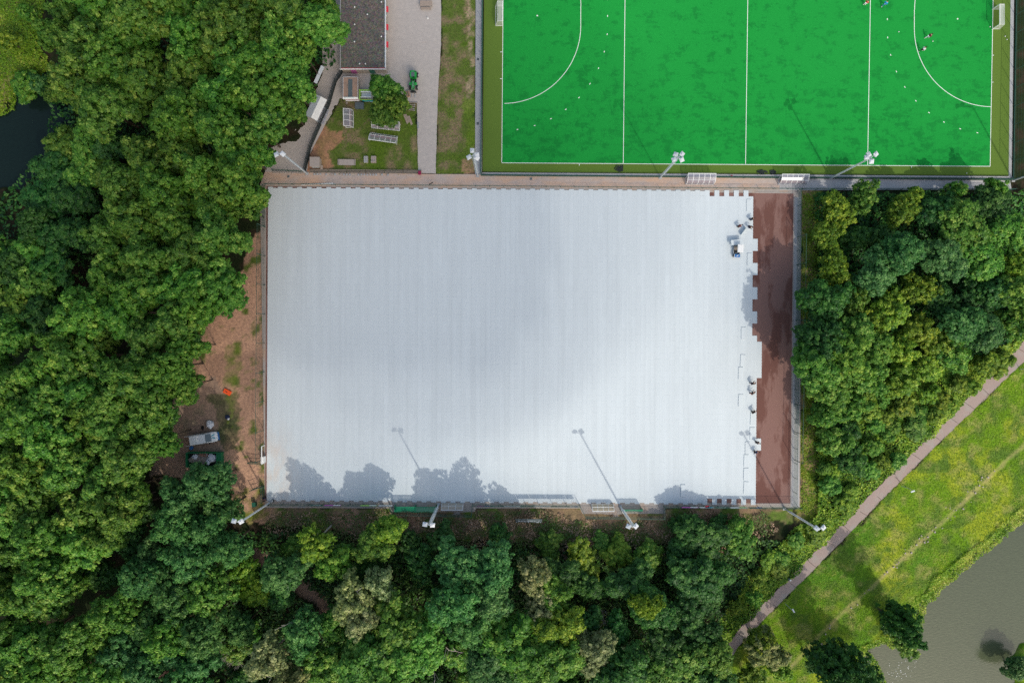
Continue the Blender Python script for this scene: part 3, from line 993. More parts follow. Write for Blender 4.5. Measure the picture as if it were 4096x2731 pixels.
for x0, x1, c1, c2, lab in boards:
    yb = 2012 + (x0 - 1083) * 0.0057 - 0.0
    a = P(x0, yb + 8, 2.0); b_ = P(x1, yb + 8 + (x1 - x0) * 0.0057, 2.0)
    b0y = P(x0, yb)[1] + 0.06
    a.y = b0y; b_.y = b0y - (x1 - x0) * 0.0057 / S
    L = b_.x - a.x
    t = thing('advert_board', lab, 'advert board', (a.x, a.y, 0), 0, 'boards hung on the bottom fence')
    mb = MB(); mb.box((L / 2, 0, 1.75), (L - 0.05, 0.03, 0.8)); mb.build('board', M[c1], t)
    mb = MB(); k = L * 0.25
    if c2 == 'line' or c2 == 'dark' or c2 == 'galv':
        while k < L * 0.85:
            mb.box((k, 0.018, 1.85 + 0.05 * math.sin(k * 9)), (0.11, 0.008, 0.22)); k += 0.19
        mb.build('lettering', M[c2], t)
    else:
        mb.box((L * 0.75, 0.018, 1.75), (L * 0.42, 0.008, 0.7)); mb.build('print', M[c2], t)

t = thing('red_sign', 'small square red sign with white marks hung on the bottom fence', 'sign', tuple(P(2818, 2021)), 0)
mb = MB(); mb.box((0, 0.12, 1.75), (0.72, 0.04, 0.8), tilt=(math.radians(-45), 0, 0)); mb.build('board', M['red'], t)
mb = MB()
for i in range(3):
    mb.box((-0.2 + 0.2 * i, 0.16, 1.79), (0.12, 0.02, 0.42), tilt=(math.radians(-45), 0.3, 0))
mb.build('lettering', M['white'], t)

# board hung over the slope, lettering read from the pitch side
t = thing('slope_board', 'grey-green board with white lettering standing alone on the planted slope', 'sign', tuple(P(2114, 2072)), 0)
mb = MB(); mb.box((0, 0, 1.9), (4.9, 0.05, 1.5), tilt=(math.radians(-35), 0, 0)); mb.build('board', M['plastic_grey'], t)
for sx in (-2.2, 2.2):
    mb = MB(); mb.bar((sx, -0.25, 0), (sx, -0.25, 2.0), 0.1); mb.build('post', M['galv'], t)
tx = bpy.data.curves.new('lettering', 'FONT'); tx.body = 'Gambianz'; tx.size = 1.0; tx.align_x = 'CENTER'; tx.align_y = 'CENTER'; tx.extrude = 0.01
tx.materials.append(M['white'])
to = link('temporary', tx); dgx = bpy.context.evaluated_depsgraph_get(); tme = bpy.data.meshes.new_from_object(to.evaluated_get(dgx)); bpy.data.objects.remove(to)
to = link('lettering', tme, t); to.location = (0, 0.05, 1.98); to.rotation_euler = (math.radians(90 + 35 - 180 + 20), math.pi, 0)
to.rotation_euler = Euler((math.radians(-35), 0, math.pi)).to_matrix().to_euler(); to.rotation_euler = (math.radians(35), 0, math.pi)
# ------------------------------------------------------------------ floodlight masts
def mast(label, base, heads, n=16, h=15.6, r=0.15):
    b0 = P(*base)
    t = thing('floodlight_mast', label, 'floodlight', (b0.x, b0.y, 0), 0, 'floodlight masts round the pitches')
    mb = MB(); mb.tube((0, 0, 0), (0, 0, h), r, r * 0.62, 10); mb.build('pole', M['galv'], t)
    mb = MB(); mb.box((0, 0, 0.06), (0.6, 0.6, 0.12)); mb.build('base_plate', M['concrete_grey'], t)
    mb = MB(); z = 2.6
    while z < h - 0.3:
        mb.bar((-0.34, 0, z), (0.34, 0, z), 0.035); z += 0.45
    mb.build('climbing_rungs', M['galv'], t)
    arms = MB()
    for hx, hy in heads:
        q = P(hx, hy, h) - b0; q.z = h
        arms.bar((0, 0, h - 0.15), (q.x, q.y, h - 0.1), 0.09)
        ang = math.atan2(q.y, q.x)
        hd = MB(); hd.box((0, 0, 0.05), (0.76, 0.70, 0.16)); hd.box((0, 0, 0.17), (0.55, 0.50, 0.10)); hd.box((-0.1, 0, 0.26), (0.3, 0.3, 0.1))
        o = hd.build('lamp_head', M['lamp_white'], t)
        o.location = (q.x, q.y, h); o.rotation_euler = (0.22, 0.25, ang + rnd.uniform(-0.3, 0.3))
        rm = MB(); rm.box((0, 0, -0.05), (0.80, 0.74, 0.06)); rr = rm.build('rim', M['galv'], o)
    arms.build('crossarm', M['galv'], t)
    return t


mast('two-headed floodlight mast by the paved corner under the trees', (1228, 695), [(1106, 618), (1131, 616)])
mast('four-headed floodlight mast at the left end of the hockey pitch', (1911, 704), [(1889, 603), (1876, 629), (1907, 620), (1908, 632)])
mast('four-headed floodlight mast left of the first hockey dugout', (2641, 710), [(2703, 618), (2728, 617), (2696, 638), (2727, 639)])
mast('four-headed floodlight mast right of the second hockey dugout', (3322, 714), [(3475, 618), (3503, 617), (3467, 630), (3486, 646)])
mast('two-headed floodlight mast at the bottom left corner of the white pitch', (1081, 2008), [(936, 2083), (964, 2085)])
mast('two-headed floodlight mast beside the large green goals', (1755, 2016), [(1700, 2096), (1730, 2099)])
mast('two-headed floodlight mast beside the single green goal', (2481, 2024), [(2514, 2104), (2543, 2103)])
mast('two-headed floodlight mast below the red-brown strip', (3137, 2033), [(3266, 2112), (3293, 2109)])
mast('floodlight mast past the right end of the hockey pitch, mostly out of view', (4052, 722), [(4240, 640), (4262, 632)])


def street_lamp(label, base, tip, h=4.6):
    b0 = P(*base); q = P(tip[0], tip[1], h) - b0
    t = thing('street_lamp', label, 'street lamp', (b0.x, b0.y, 0), 0, 'street lamps on the bank side of the path')
    mb = MB(); mb.tube((0, 0, -0.1), (0, 0, h), 0.06, 0.04, 8); mb.build('pole', M['galv'], t)
    hd = MB(); d = Vector((q.x, q.y, 0)); d = d.normalized() if d.length > 0.05 else Vector((0.7, -0.7, 0))
    hd.bar(Vector((0, 0, h)), d * 0.75 + Vector((0, 0, h + 0.05)), 0.24, 0.12); hd.build('lamp_head', M['lamp_white'], t)


street_lamp('lone street lamp on the grass right of the bottom right pitch corner', (3605, 1942), (3652, 1964))
street_lamp('street lamp on the grass nearest the bottom of the path', (3140, 2412), (3169, 2433))
street_lamp('street lamp at the right edge of the picture beside the path', (4078, 1476), (4140, 1485))
for lab, (x, y), hh, ww in (('white electricity box in the hedge at the upper end of the path', (3984, 1474), 1.3, 0.9), ('small white marker post on the shrub side of the path', (3154, 2313), 1.0, 0.3)):
    t = thing('cabinet', lab, 'cabinet', tuple(P(x, y)), 0.6)
    mb = MB(); mb.box((0, 0, hh / 2), (ww, ww * 0.6, hh)); mb.build('body', M['lamp_white'], t)
    mb = MB(); mb.box((0, 0, hh + 0.03), (ww * 1.12, ww * 0.72, 0.06)); mb.build('lid', M['white'], t)


# ------------------------------------------------------------------ dugouts
def dugout(label, c, L, rz, n=5, h=2.1, depth=1.35, glass_='perspex', frame='white', bench='red_wood', name='dugout', group='team shelters', scale=1, cat='team shelter'):
    t = thing(name, label, cat, tuple(P(*c)), rz, group, scale)
    prof = [(depth * 0.5, h), (depth * 0.15, h - 0.06), (-depth * 0.2, h - 0.35), (-depth * 0.42, h - 0.85), (-depth * 0.5, 0.1)]
    for i in range(n + 1):
        x = -L / 2 + L * i / n
        mb = MB()
        for a, b_ in zip(prof, prof[1:]):
            mb.bar((x, a[0], a[1]), (x, b_[0], b_[1]), 0.07)
        mb.build('rib', M[frame], t)
    for k, (pp, wd) in enumerate(((prof[0], 0.11), (prof[2], 0.06), (prof[4], 0.06))):
        mb = MB(); mb.bar((-L / 2 - 0.03, pp[0], pp[1] + 0.045), (L / 2 + 0.03, pp[0], pp[1] + 0.045), wd); mb.build('rail', M[frame], t)
    for i in range(n):
        x0 = -L / 2 + L * i / n + 0.04; x1 = -L / 2 + L * (i + 1) / n - 0.04
        mb = MB(); vs = []
        for (y, z) in prof:
            vs += [(x0, y, z + 0.01), (x1, y, z + 0.01)]
        mb.add(vs, [(2 * k, 2 * k + 1, 2 * k + 3, 2 * k + 2) for k in range(4)]); mb.build('pane', M[glass_], t)
    for x in (-L / 2, L / 2):
        mb = MB(); vs = [(x, y, z) for y, z in prof] + [(x, depth * 0.2, 0.1)]
        mb.add(vs, [tuple(range(6))]); mb.build('end_pane', M[glass_], t)
        mb = MB(); mb.bar((x, depth * 0.5, h), (x, depth * 0.2, 0.1), 0.05); mb.bar((x, -depth * 0.5, 0.1), (x, depth * 0.5, 0.1), 0.05); mb.build('end_frame', M[frame], t)
    if bench:
        for k in range(3):
            mb = MB(); mb.box((0, -0.38 + 0.16 * k, 0.45), (L - 0.3, 0.12, 0.04)); mb.build('bench_slat', M[bench], t)
        for i in range(n + 1):
            mb = MB(); mb.bar((-L / 2 + 0.16 + (L - 0.32) * i / n, -0.22, 0.05), (-L / 2 + 0.16 + (L - 0.32) * i / n, -0.22, 0.42), 0.05); mb.build('bench_leg', M[frame], t)
    return t


dugout('arched clear team shelter beside the hockey pitch, left one', (2797, 722), 5.15, -0.007, depth=1.6)
dugout('arched clear team shelter beside the hockey pitch, right one on grey paving', (3166, 724), 5.0, -0.007, depth=1.5)
dugout('brownish shaded shelter right of the large green goals', (1811, 2020), 4.0, math.pi, 3, 1.7, 1.0, 'bronze', 'lamp_white', None)
dugout('cream-coloured shelter left of the single green goal', (2409, 2025), 4.0, math.pi, 4, 1.7, 1.0, 'perspex_old', 'white', None)
# dismounted dugouts on the lawn
dugout('empty white shelter frame on the lawn leaning by the green fence', (1292, 466), 2.85, math.radians(68), 3, 1.0, 1.35, 'perspex', 'galv', None)
dugout('white shelter frame with bench boards upright on the lawn', (1398, 478), 3.2, math.radians(91), 3, 1.5, 1.55, 'perspex', 'white', 'red_wood')
dugout('shelter frame half hidden under the lawn tree', (1545, 505), 5.2, math.radians(-6), 5, 1.2, 1.3, 'perspex', 'white', 'red_wood')
dugout('long white shelter with red-brown bench boards lying on the lawn', (1535, 556), 5.1, math.radians(172), 5, 1.2, 1.55, 'perspex', 'white', 'red_wood')


# ------------------------------------------------------------------ goals
def goal(label, c, W_, rz, h, dtop, dbot, net, frame, cat='goal', group=None):
    t = thing('goal', label, cat, tuple(P(*c)), rz, group)
    mb = MB()
    for x in (-W_ / 2, W_ / 2):
        mb.bar((x, 0, 0), (x, 0, h), 0.10)
    mb.build('goal_posts', M[frame], t)
    mb = MB(); mb.bar((-W_ / 2, 0, h + 0.05), (W_ / 2, 0, h + 0.05), 0.10); mb.build('crossbar', M[frame], t)
    mb = MB()
    for x in (-W_ / 2, W_ / 2):
        mb.bar((x, 0, h), (x, -dtop, h), 0.05); mb.bar((x, -dtop, h), (x, -dbot, 0.05), 0.05); mb.bar((x, 0, 0.05), (x, -dbot, 0.05), 0.05)
    mb.bar((-W_ / 2, -dbot, 0.05), (W_ / 2, -dbot, 0.05), 0.06); mb.bar((-W_ / 2, -dtop, h), (W_ / 2, -dtop, h), 0.04)
    mb.build('stays', M[frame], t)
    mb = MB(); a = -W_ / 2 + .02; b_ = W_ / 2 - .02
    m_ = 6
    def sag(u): return 0.12 * math.sin(math.pi * u)
    prof = [(-.02, h), (-dtop, h - 0.02), (-(dtop + dbot) / 2, h / 2), (-dbot + .03, 0.08)]
    for i in range(m_):
        u0, u1 = i / m_, (i + 1) / m_
        for (p0, p1) in zip(prof, prof[1:]):
            mb.add([(a + (b_ - a) * u0, p0[0] + sag(u0) * (p0[0] < -.1), p0[1]), (a + (b_ - a) * u1, p0[0] + sag(u1) * (p0[0] < -.1), p0[1]),
                    (a + (b_ - a) * u1, p1[0] + sag(u1), p1[1]), (a + (b_ - a) * u0, p1[0] + sag(u0), p1[1])], [(0, 1, 2, 3)])
    for x in (a, b_):
        mb.add([(x, -.02, 0.05), (x, -.02, h - .02)] + [(x, p[0], p[1]) for p in prof[1:]], [(0, 1, 2, 3, 4)])
    mb.build('net', M[net], t)
    return t


goal('white hockey goal at the left end of the green pitch', (2010, 65), 3.7, math.radians(-90), 2.14, 0.9, 1.3, 'mesh_white', 'white', group='hockey goals')
goal('white hockey goal at the right end of the green pitch', (3968, 78), 3.7, math.radians(90), 2.14, 0.9, 1.4, 'mesh_white', 'white', group='hockey goals')
goal('large green-netted goal stored at the fence, left of the pair', (1624, 2017), 3.75, 0, 2.0, 0.9, 1.5, 'mesh_green', 'green_net', group='green goals at the fence')
goal('large green-netted goal stored at the fence, right of the pair', (1706, 2018), 3.8, 0, 2.0, 0.9, 1.5, 'mesh_green', 'green_net', group='green goals at the fence')
goal('single green goal crossed by the floodlight mast', (2524, 2029), 3.7, 0, 1.9, 0.3, 0.75, 'mesh_green', 'green_net', group='green goals at the fence')

# rolled netting left on the hockey run-off
def netting(label, pts, n, spread, seed):
    r = random.Random(seed)
    c = P(*pts)
    t = thing('netting', label, 'netting', (c.x, c.y, 0), 0, 'heaps of black netting beside the hockey pitch')
    for k in range(n):
        mb = MB(); cur = []
        a0 = r.uniform(0, 6.28); ox = r.uniform(-spread[0], spread[0]) * 0.7; oy = r.uniform(-spread[1], spread[1]) * 0.7
        ra = r.uniform(0.25, 0.75) * spread[1] * 1.6
        for i in range(22):
            a0 += r.uniform(0.2, 0.45); rr = ra * (0.6 + 0.5 * math.sin(i * 0.7 + k))
            cur.append((ox + rr * math.cos(a0) * 1.3, max(-spread[1], min(spread[1], oy + rr * math.sin(a0))), 0.10 + 0.03 * k))
        mb.path(cur, 0.075, 5); mb.build('rope_coil', M['black_net'], t)


netting('loose loops of black netting left of the first hockey mast', (2478, 673), 2, (0.9, 0.55), 1)
netting('tight heap of black netting at the right of the loose loops', (2474, 676), 4, (0.5, 0.55), 6)
netting('long heap of black netting left of the second hockey dugout', (3046, 690), 5, (1.2, 0.38), 3)
netting('second part of the long black netting heap against the dugout', (3085, 690), 5, (0.8, 0.38), 5)

# ------------------------------------------------------------------ clubhouse
x0, y0 = P(1377, 0, 0).x, P(0, 294.5, 0).y
x1 = P(1549.5, 0, 0).x; y1 = y0 + 26
t = thing('clubhouse', 'flat-roofed clubhouse with a mossy gravel roof and pink and green doors', 'building', (x0, y0, 0))
Wd, Ln, hh = x1 - x0, y1 - y0, 2.35
mb = MB(); mb.box((Wd / 2, Ln / 2, hh / 2), (Wd, Ln, hh)); mb.build('wall', M['wall'], t)
mb = MB(); mb.box((Wd / 2, Ln / 2, hh + 0.12), (Wd + 0.1, Ln + 0.1, 0.22)); rf = mb.build('roof', M['roof'], t)
for nm, c, d, m in (('fascia', (Wd / 2, -0.12, hh + 0.15), (Wd + 0.5, 0.12, 0.36), 'white'), ('fascia', (Wd + 0.12, Ln / 2, hh + 0.15), (0.12, Ln + 0.25, 0.36), 'white'),
                    ('fascia', (-0.12, Ln / 2, hh + 0.15), (0.12, Ln + 0.25, 0.36), 'concrete_grey'),
                    ('red_trim', (Wd / 2 + 0.1, -0.01, hh + 0.27), (Wd + 0.2, 0.09, 0.14), 'red'), ('edge_flashing', (Wd + 0.0, Ln / 2, hh + 0.27), (0.09, Ln, 0.1), 'galv')):
    mb = MB(); mb.box(c, d); mb.build(nm, M[m], t)
for x, m in ((2.05, 'pink'), (5.45, 'dark_green')):
    mb = MB(); mb.box((x, -0.03, 1.05), (1.0, 0.06, 2.05)); dr = mb.build('door', M[m], t)
    mb = MB(); mb.box((x + 0.38, -0.08, 1.0), (0.05, 0.06, 0.12)); mb.build('handle', M['galv'], dr)
for k, y in enumerate((4.5, 7.7, 11.0, 14.3)):
    mb = MB(); mb.box((Wd + 0.03, y, 1.5), (0.06, 1.5, 1.0)); wf = mb.build('window', M['white'], t)
    mb = MB(); mb.box((Wd + 0.075, y, 1.5), (0.03, 1.3, 0.8)); mb.build('pane', M['glass_dark'], wf)
    mb = MB(); mb.box((Wd + 0.30, y + 0.1, 2.05), (0.5, 1.1, 0.05), tilt=(0, math.radians(35), 0)); mb.build('awning', M['red'], t)
for px, py in ((1419, 31), (1419, 100), (1418, 169), (1439, 257), (1462, 257), (1526, 10), (1526, 148), (1470, 60)):
    q = P(px, py, hh + 0.25) - Vector((x0, y0, 0))
    mb = MB(); mb.tube((q.x, q.y, hh + 0.2), (q.x, q.y, hh + 0.45), 0.09, 0.09, 8); mb.tube((q.x, q.y, hh + 0.45), (q.x, q.y, hh + 0.52), 0.14, 0.06, 8); mb.build('roof_vent', M['white'], t)
q = P(1448, 279.5, hh)
# ------------------------------------------------------------------ kiosk
a = P(1383, 404.5); b_ = P(1441, 404.5)
t = thing('kiosk', 'small wooden sales kiosk with a bare board roof and white lettered front sign', 'kiosk', (a.x, a.y, 0))
Wd = b_.x - a.x; Ln = 3.7; hh = 2.0
mb = MB(); mb.box((Wd / 2, Ln / 2, hh / 2), (Wd, Ln, hh)); mb.build('wall', M['wall'], t)
mb = MB(); mb.box((Wd / 2, Ln / 2, hh + 0.05), (Wd + 0.1, Ln + 0.1, 0.1)); rf = mb.build('roof', M['osb'], t)
mb = MB(); mb.box((Wd / 2 - 0.05, Ln / 2 - 0.15, hh + 0.11), (0.78, Ln - 0.5, 0.04)); mb.build('felt_strip', M['glass_dark'] if 0 else M['plastic_grey'], rf)
for c, d in (((0, Ln / 2, hh + 0.1), (0.07, Ln + 0.12, 0.16)), ((Wd, Ln / 2, hh + 0.1), (0.07, Ln + 0.12, 0.16)), ((Wd / 2, Ln + 0.02, hh + 0.1), (Wd, 0.06, 0.16))):
    mb = MB(); mb.box(c, d); mb.build('roof_edge', M['lamp_white'], t)
mb = MB(); mb.box((Wd / 2, -0.16, hh + 0.1), (Wd + 0.1, 0.06, 0.42), tilt=(math.radians(-50), 0, 0)); sg = mb.build('front_sign', M['white'], t)
mb = MB()
for i in range(9):
    mb.bar((0.25 + i * 0.2, -0.08, hh + 0.25), (0.32 + i * 0.2, -0.18, hh + 0.17), 0.05)
mb.build('lettering', M['teal'], sg)
mb = MB(); mb.box((Wd / 2 + 0.1, -0.07, 1.35), (Wd - 0.4, 0.14, 0.5)); mb.build('serving_hatch', M['maroon'], t)
mb = MB(); mb.box((Wd / 2 + 0.1, -0.16, 0.85), (Wd - 0.2, 0.3, 0.06)); mb.build('counter', M['white'], t)

# ------------------------------------------------------------------ lawn equipment
def simple(name, label, cat, px, rz, parts, group=None, z=0.0):
    c = P(*px)
    t = thing(name, label, cat, (c.x, c.y, z), rz, group)
    for nm, m, shapes in parts:
        mb = MB()
        for s_ in shapes:
            mb.box(s_[0], s_[1], *(s_[2:] if len(s_) > 2 else ()))
        mb.build(nm, M[m], t)
    return t


simple('trailer', 'lime green and white sales trailer tucked behind the kiosk', 'trailer', (1468, 388), 0,
       [('frame', 'lime', [((-1.1, 0, 0.9), (0.12, 1.7, 1.4)), ((0, 0.8, 0.9), (2.3, 0.1, 1.3)), ((0, -0.8, 0.55), (2.3, 0.1, 0.5))]), ('top_board', 'white', [((0.1, 0.45, 1.5), (1.9, 0.22, 0.06)), ((0.1, -0.55, 1.5), (2.0, 0.15, 0.06))]),
        ('tray', 'galv', [((0.1, 0, 1.1), (1.7, 0.8, 0.1))]), ('lower_board', 'teal', [((0.6, -0.95, 0.5), (2.6, 0.1, 0.3))]), ('wheel', 'dark', [((-0.7, -0.9, 0.3), (0.6, 0.16, 0.6))]), ('wheel', 'dark', [((-0.7, 0.95, 0.3), (0.6, 0.16, 0.6))])])
simple('storage_box', 'dark grey lidded box on the lawn below the kiosk', 'box', (1441, 427), -0.02,
       [('body', 'plastic_grey', [((0, 0, 0.3), (1.5, 1.1, 0.6))]), ('lid', 'plastic_grey', [((-0.05, 0, 0.64), (1.6, 1.2, 0.08))]), ('handle', 'dark', [((0.0, -0.62, 0.5), (0.4, 0.05, 0.08))])])
simple('paving_slab', 'single pale slab on the lawn below the kiosk corner', 'slab', (1388, 413), 0.05, [('slab', 'slab', [((0, 0, 0.06), (0.34, 0.34, 0.1))]), ('chipped_corner', 'slab', [((0.1, -0.1, 0.13), (0.12, 0.12, 0.03))])])
for k, (px, py, L, a_, dx) in enumerate(((1640, 412, 2.8, 0.0, 0), (1632, 420, 2.9, -0.01, 0), (1636, 427, 2.4, -0.02, 0), (1634, 434, 2.4, -0.09, 0), (1642, 441, 1.8, -0.14, 0))):
    lab = ['topmost grey timber beam beside the lawn tree', 'second and longest grey timber beam beside the lawn tree', 'middle grey timber beam beside the lawn tree', 'slanted fourth timber beam beside the lawn tree', 'short lowest timber beam beside the lawn tree'][k]
    simple('timber_beam', lab, 'timber beam', (px, py), a_, [('beam', 'grey_wood', [((0, 0, 0.09), (L, 0.16, 0.12))]), ('end_band', 'galv', [((L / 2 - 0.2, 0, 0.09), (0.06, 0.18, 0.14))])], 'timber beams beside the lawn tree', 0.03)
t = thing('board_stack', 'fan of pale wooden boards lying on the lawn by the walkway', 'boards', tuple(P(1632, 478)), math.radians(-68))
for k in range(5):
    mb = MB(); mb.box((-0.2 + (0.55 if k > 2 else 0), -0.42 + k * 0.21, 0.08 + 0.01 * k), (1.9 - 0.15 * k + (0.4 if k > 2 else 0), 0.19, 0.07)); mb.build('board', M['wood'], t)
simple('drain_grate', 'small dark metal rack on the edge of the paved path', 'rack', (1672, 503), 0, [('bar', 'galv', [((0, 0.2 * k - 0.5, 0.1), (0.35, 0.06, 0.06))]) for k in range(6)])
simple('concrete_trough', 'long flat slab lying on the lawn left of the two pallets', 'slab', (1388, 651), -0.02,
       [('base', 'concrete', [((0, 0, 0.15), (3.2, 1.0, 0.3))]), ('top', 'slab', [((0, 0, 0.33), (3.3, 1.1, 0.06))]), ('corner_strap', 'dark', [((-1.45, 0, 0.37), (0.06, 1.12, 0.02))]), ('corner_strap', 'dark', [((1.45, 0, 0.37), (0.06, 1.12, 0.02))])])
simple('brick_pallet', 'pallet of grey blocks on the lawn, left of the pair', 'pallet', (1465, 640), 0,
       [('block', 'concrete_grey', [((-0.18 + 0.36 * i, -0.45 + 0.3 * j, 0.35), (0.34, 0.28, 0.4))]) for i in range(2) for j in range(4)] + [('pallet', 'wood', [((0, 0, 0.07), (0.8, 1.25, 0.13))])])
simple('brick_pallet', 'pallet of sandy blocks in disorder, right of the pair', 'pallet', (1495, 640), 0,
       [('block', 'slab', [((-0.3 + 0.3 * i + (j % 2) * 0.06, -0.45 + 0.3 * j, 0.32 + 0.13 * ((i * 3 + j) % 3 == 0)), (0.27, 0.26, 0.36), 0.1 * ((i + j) % 2))]) for i in range(3) for j in range(4)] + [('pallet', 'wood', [((0, 0, 0.07), (1.0, 1.3, 0.13))])])
simple('site_hut', 'pale wooden box hut with a slanted corner beside the soil mound', 'hut', (1268, 656), 0,
       [('wall', 'wall', [((0, 0.0, 0.75), (1.7, 1.6, 1.5))]), ('roof', 'slab', [((-0.03, 0.03, 1.55), (1.85, 1.75, 0.1))]), ('doorstep', 'wood', [((0.95, -0.75, 0.25), (0.4, 0.8, 0.3))]), ('hatch', 'galv', [((0, -0.83, 0.8), (1.2, 0.05, 0.5))])])
simple('signboard', 'white pitched-roof board leaning at the yard edge below the clubhouse', 'board', (1282, 308), math.radians(66),
       [('panel', 'sheet', [((-0.85, 0, 1.1), (1.7, 0.65, 0.06), 0, 0, (0.5, 0, 0))]), ('panel', 'sheet', [((0.9, 0, 1.1), (1.7, 0.65, 0.06), 0, 0, (0.5, 0, 0))]), ('leg', 'galv', [((-1.6, 0.1, 0.5), (0.06, 0.06, 1.0))]), ('leg', 'galv', [((1.7, 0.1, 0.5), (0.06, 0.06, 1.0))])])
simple('canopy', 'white sheet-roofed storage canopy half under the tree crowns', 'canopy', (1277, 445), math.radians(65),
       [('roof_sheet', 'sheet', [((0, 0.65, 2.2), (4.3, 1.3, 0.06), 0, 0, (-0.25, 0, 0))]), ('roof_sheet', 'white', [((0, -0.6, 2.2), (4.3, 1.2, 0.06), 0, 0, (0.25, 0, 0))]), ('ridge', 'lamp_white', [((0, 0, 2.38), (4.3, 0.12, 0.06))])]
       + [('leg', 'galv', [((sx * 2, sy, 1.0), (0.08, 0.08, 2.0))]) for sx in (-1, 1) for sy in (-1.1, 1.1)])
# kerb stones and rails along the lawn's lower edge
t = thing('step_wall', 'low terrace of dark timber rails with pale block stumps below the lawn', 'low wall', tuple(P(1240, 689)), math.atan2(-4, 420))
for k, yy in enumerate((0.42, 0.18, -0.06)):
    for j in range(6):
        mb = MB(); mb.box((1.7 + j * 3.5, yy, 0.22 - 0.06 * k), (3.4, 0.13, 0.3)); mb.build('rail', M['grey_wood'], t)
for j in range(26):
    if rnd.random() < 0.75:
        mb = MB(); mb.box((0.9 + j * 0.55, -0.42 + rnd.uniform(-.04, .04), 0.12), (0.34, 0.34, 0.24), rnd.uniform(-.1, .1)); mb.build('block', M['concrete_grey'] if rnd.random() < 0.75 else M['slab'], t)
mb = MB(); mb.box((20.6, -0.02, 0.3), (0.5, 0.6, 0.6)); mb.build('end_block', M['maroon'], t)
t = thing('stone_edging', 'row of rough pale edging stones between the paved corner and the sandy strip', 'edging stones', tuple(P(1092, 690)), -0.02)
for j in range(14):
    mb = MB(); mb.box((0.2 + j * 0.44, rnd.uniform(-.05, .05), 0.1), (0.36, 0.34, 0.22), rnd.uniform(-.25, .25)); mb.build('stone', M['slab'], t)
for lab, (xa, ya), (xb, yb) in (('upper white pipe on the sandy walkway', (1215, 738), (1332, 733)), ('lower white pipe on the sandy walkway', (1205, 739.5), (1342, 735.5))):
    a = P(xa, ya, .1); b_ = P(xb, yb, .1)
    t = thing('pipe', lab, 'pipe', (a.x, a.y, 0.0), 0, 'white pipes left on the walkway')
    mb = MB(); mb.tube((0, 0, .1), (b_.x - a.x, b_.y - a.y, .1), 0.07, 0.07, 8); mb.build('tube', M['white'], t)
    mb = MB(); mb.tube((-.03, 0, .1), (0.15, 0, .1), 0.09, 0.09, 8); mb.build('socket', M['lamp_white'], t)
simple('roller_bar', 'short dark metal bar lying on the low fence line', 'bar', (1727, 739), 0.5, [('bar', 'dark', [((0, 0, 1.15), (0.9, 0.14, 0.14))]), ('end_cap', 'galv', [((0.47, 0, 1.15), (0.06, 0.16, 0.16))])])
for lab, (x, y), s_ in (('manhole cover on the sandy walkway left of the pipes', (1154, 707), 0.5), ('square drain on the walkway below the hockey corner', (1938, 700), 0.4), ('metal manhole cover in the broken patch of the walkway', (2124, 716), 0.55),
                        ('red-brown drain box on the walkway between the dugouts', (2926, 705), 0.5), ('small drain on the walkway below the black netting', (2494, 704), 0.35), ('small drain on the walkway below the first long netting heap', (2974, 710), 0.35),
                        ('dark drain on the grey strip beside the lawn', (1911, 495), 0.4), ('dark drain on the grey strip higher up beside the lawn', (1912, 238), 0.35)):
    simple('drain_cover', lab, 'drain cover', (x, y), 0, [('frame', 'slab' if s_ > 0.45 else 'dark', [((0, 0, 0.05), (s_, s_, 0.06))]), ('lid', 'maroon' if 'red' in lab else 'plastic_grey', [((0, 0, 0.09), (s_ * 0.7, s_ * 0.7, 0.03))])], 'drains in the paving')
simple('picnic_table', 'large pale wooden table on the paved yard', 'table', (1706, 20), 0,
       [('table_top', 'wood', [((0, 0.34 - 0.24 * k, 0.74), (2.25, 0.23, 0.05))]) for k in range(4)] + [('leg', 'wood', [((sx * 1.05, sy * 0.42, 0.36), (0.09, 0.09, 0.7))]) for sx in (-1, 1) for sy in (-1, 1)])
simple('bench', 'pale wooden bench in front of the large table on the paved yard', 'bench', (1705, 38), 0,
       [('seat', 'wood', [((0, 0.1, 0.44), (1.85, 0.18, 0.05))]), ('seat', 'wood', [((0, -0.1, 0.44), (1.85, 0.18, 0.05))])] + [('leg', 'wood', [((sx * 0.85, 0, 0.21), (0.07, 0.34, 0.42))]) for sx in (-1, 1)])
simple('crate', 'crate of red and green bars standing behind the tractor', 'crate', (1633, 378), math.radians(-75),
       [('bar', m_, [((0, -0.22 + 0.11 * k, 0.4), (1.0, 0.09, 0.08))]) for k, m_ in enumerate(('red_wood', 'wood', 'dark_green', 'red_wood', 'wood'))] + [('box', 'red_wood', [((0, 0, 0.18), (1.0, 0.6, 0.34))])])
mb = MB(); q = P(1711, 75); mb.tube((0, 0, 0), (0, 0, 0.5), 0.12, 0.04, 8); mb.box((0, 0, 0.02), (0.3, 0.3, 0.04))
mb.build('traffic_cone', M['white'], None, label='small white cone alone on the paved yard', category='cone').location = (q.x, q.y, 0.02)
q = P(1610, 365); mb = MB(); mb.prism([(math.cos(a) * 0.45 * (1 + .3 * math.sin(3 * a)), math.sin(a) * 0.35) for a in [i * .52 for i in range(12)]], 0.022, 0.03)
mb.build('sand_spill', M['slab'], None, kind='stuff').location = (q.x, q.y, 0.005)

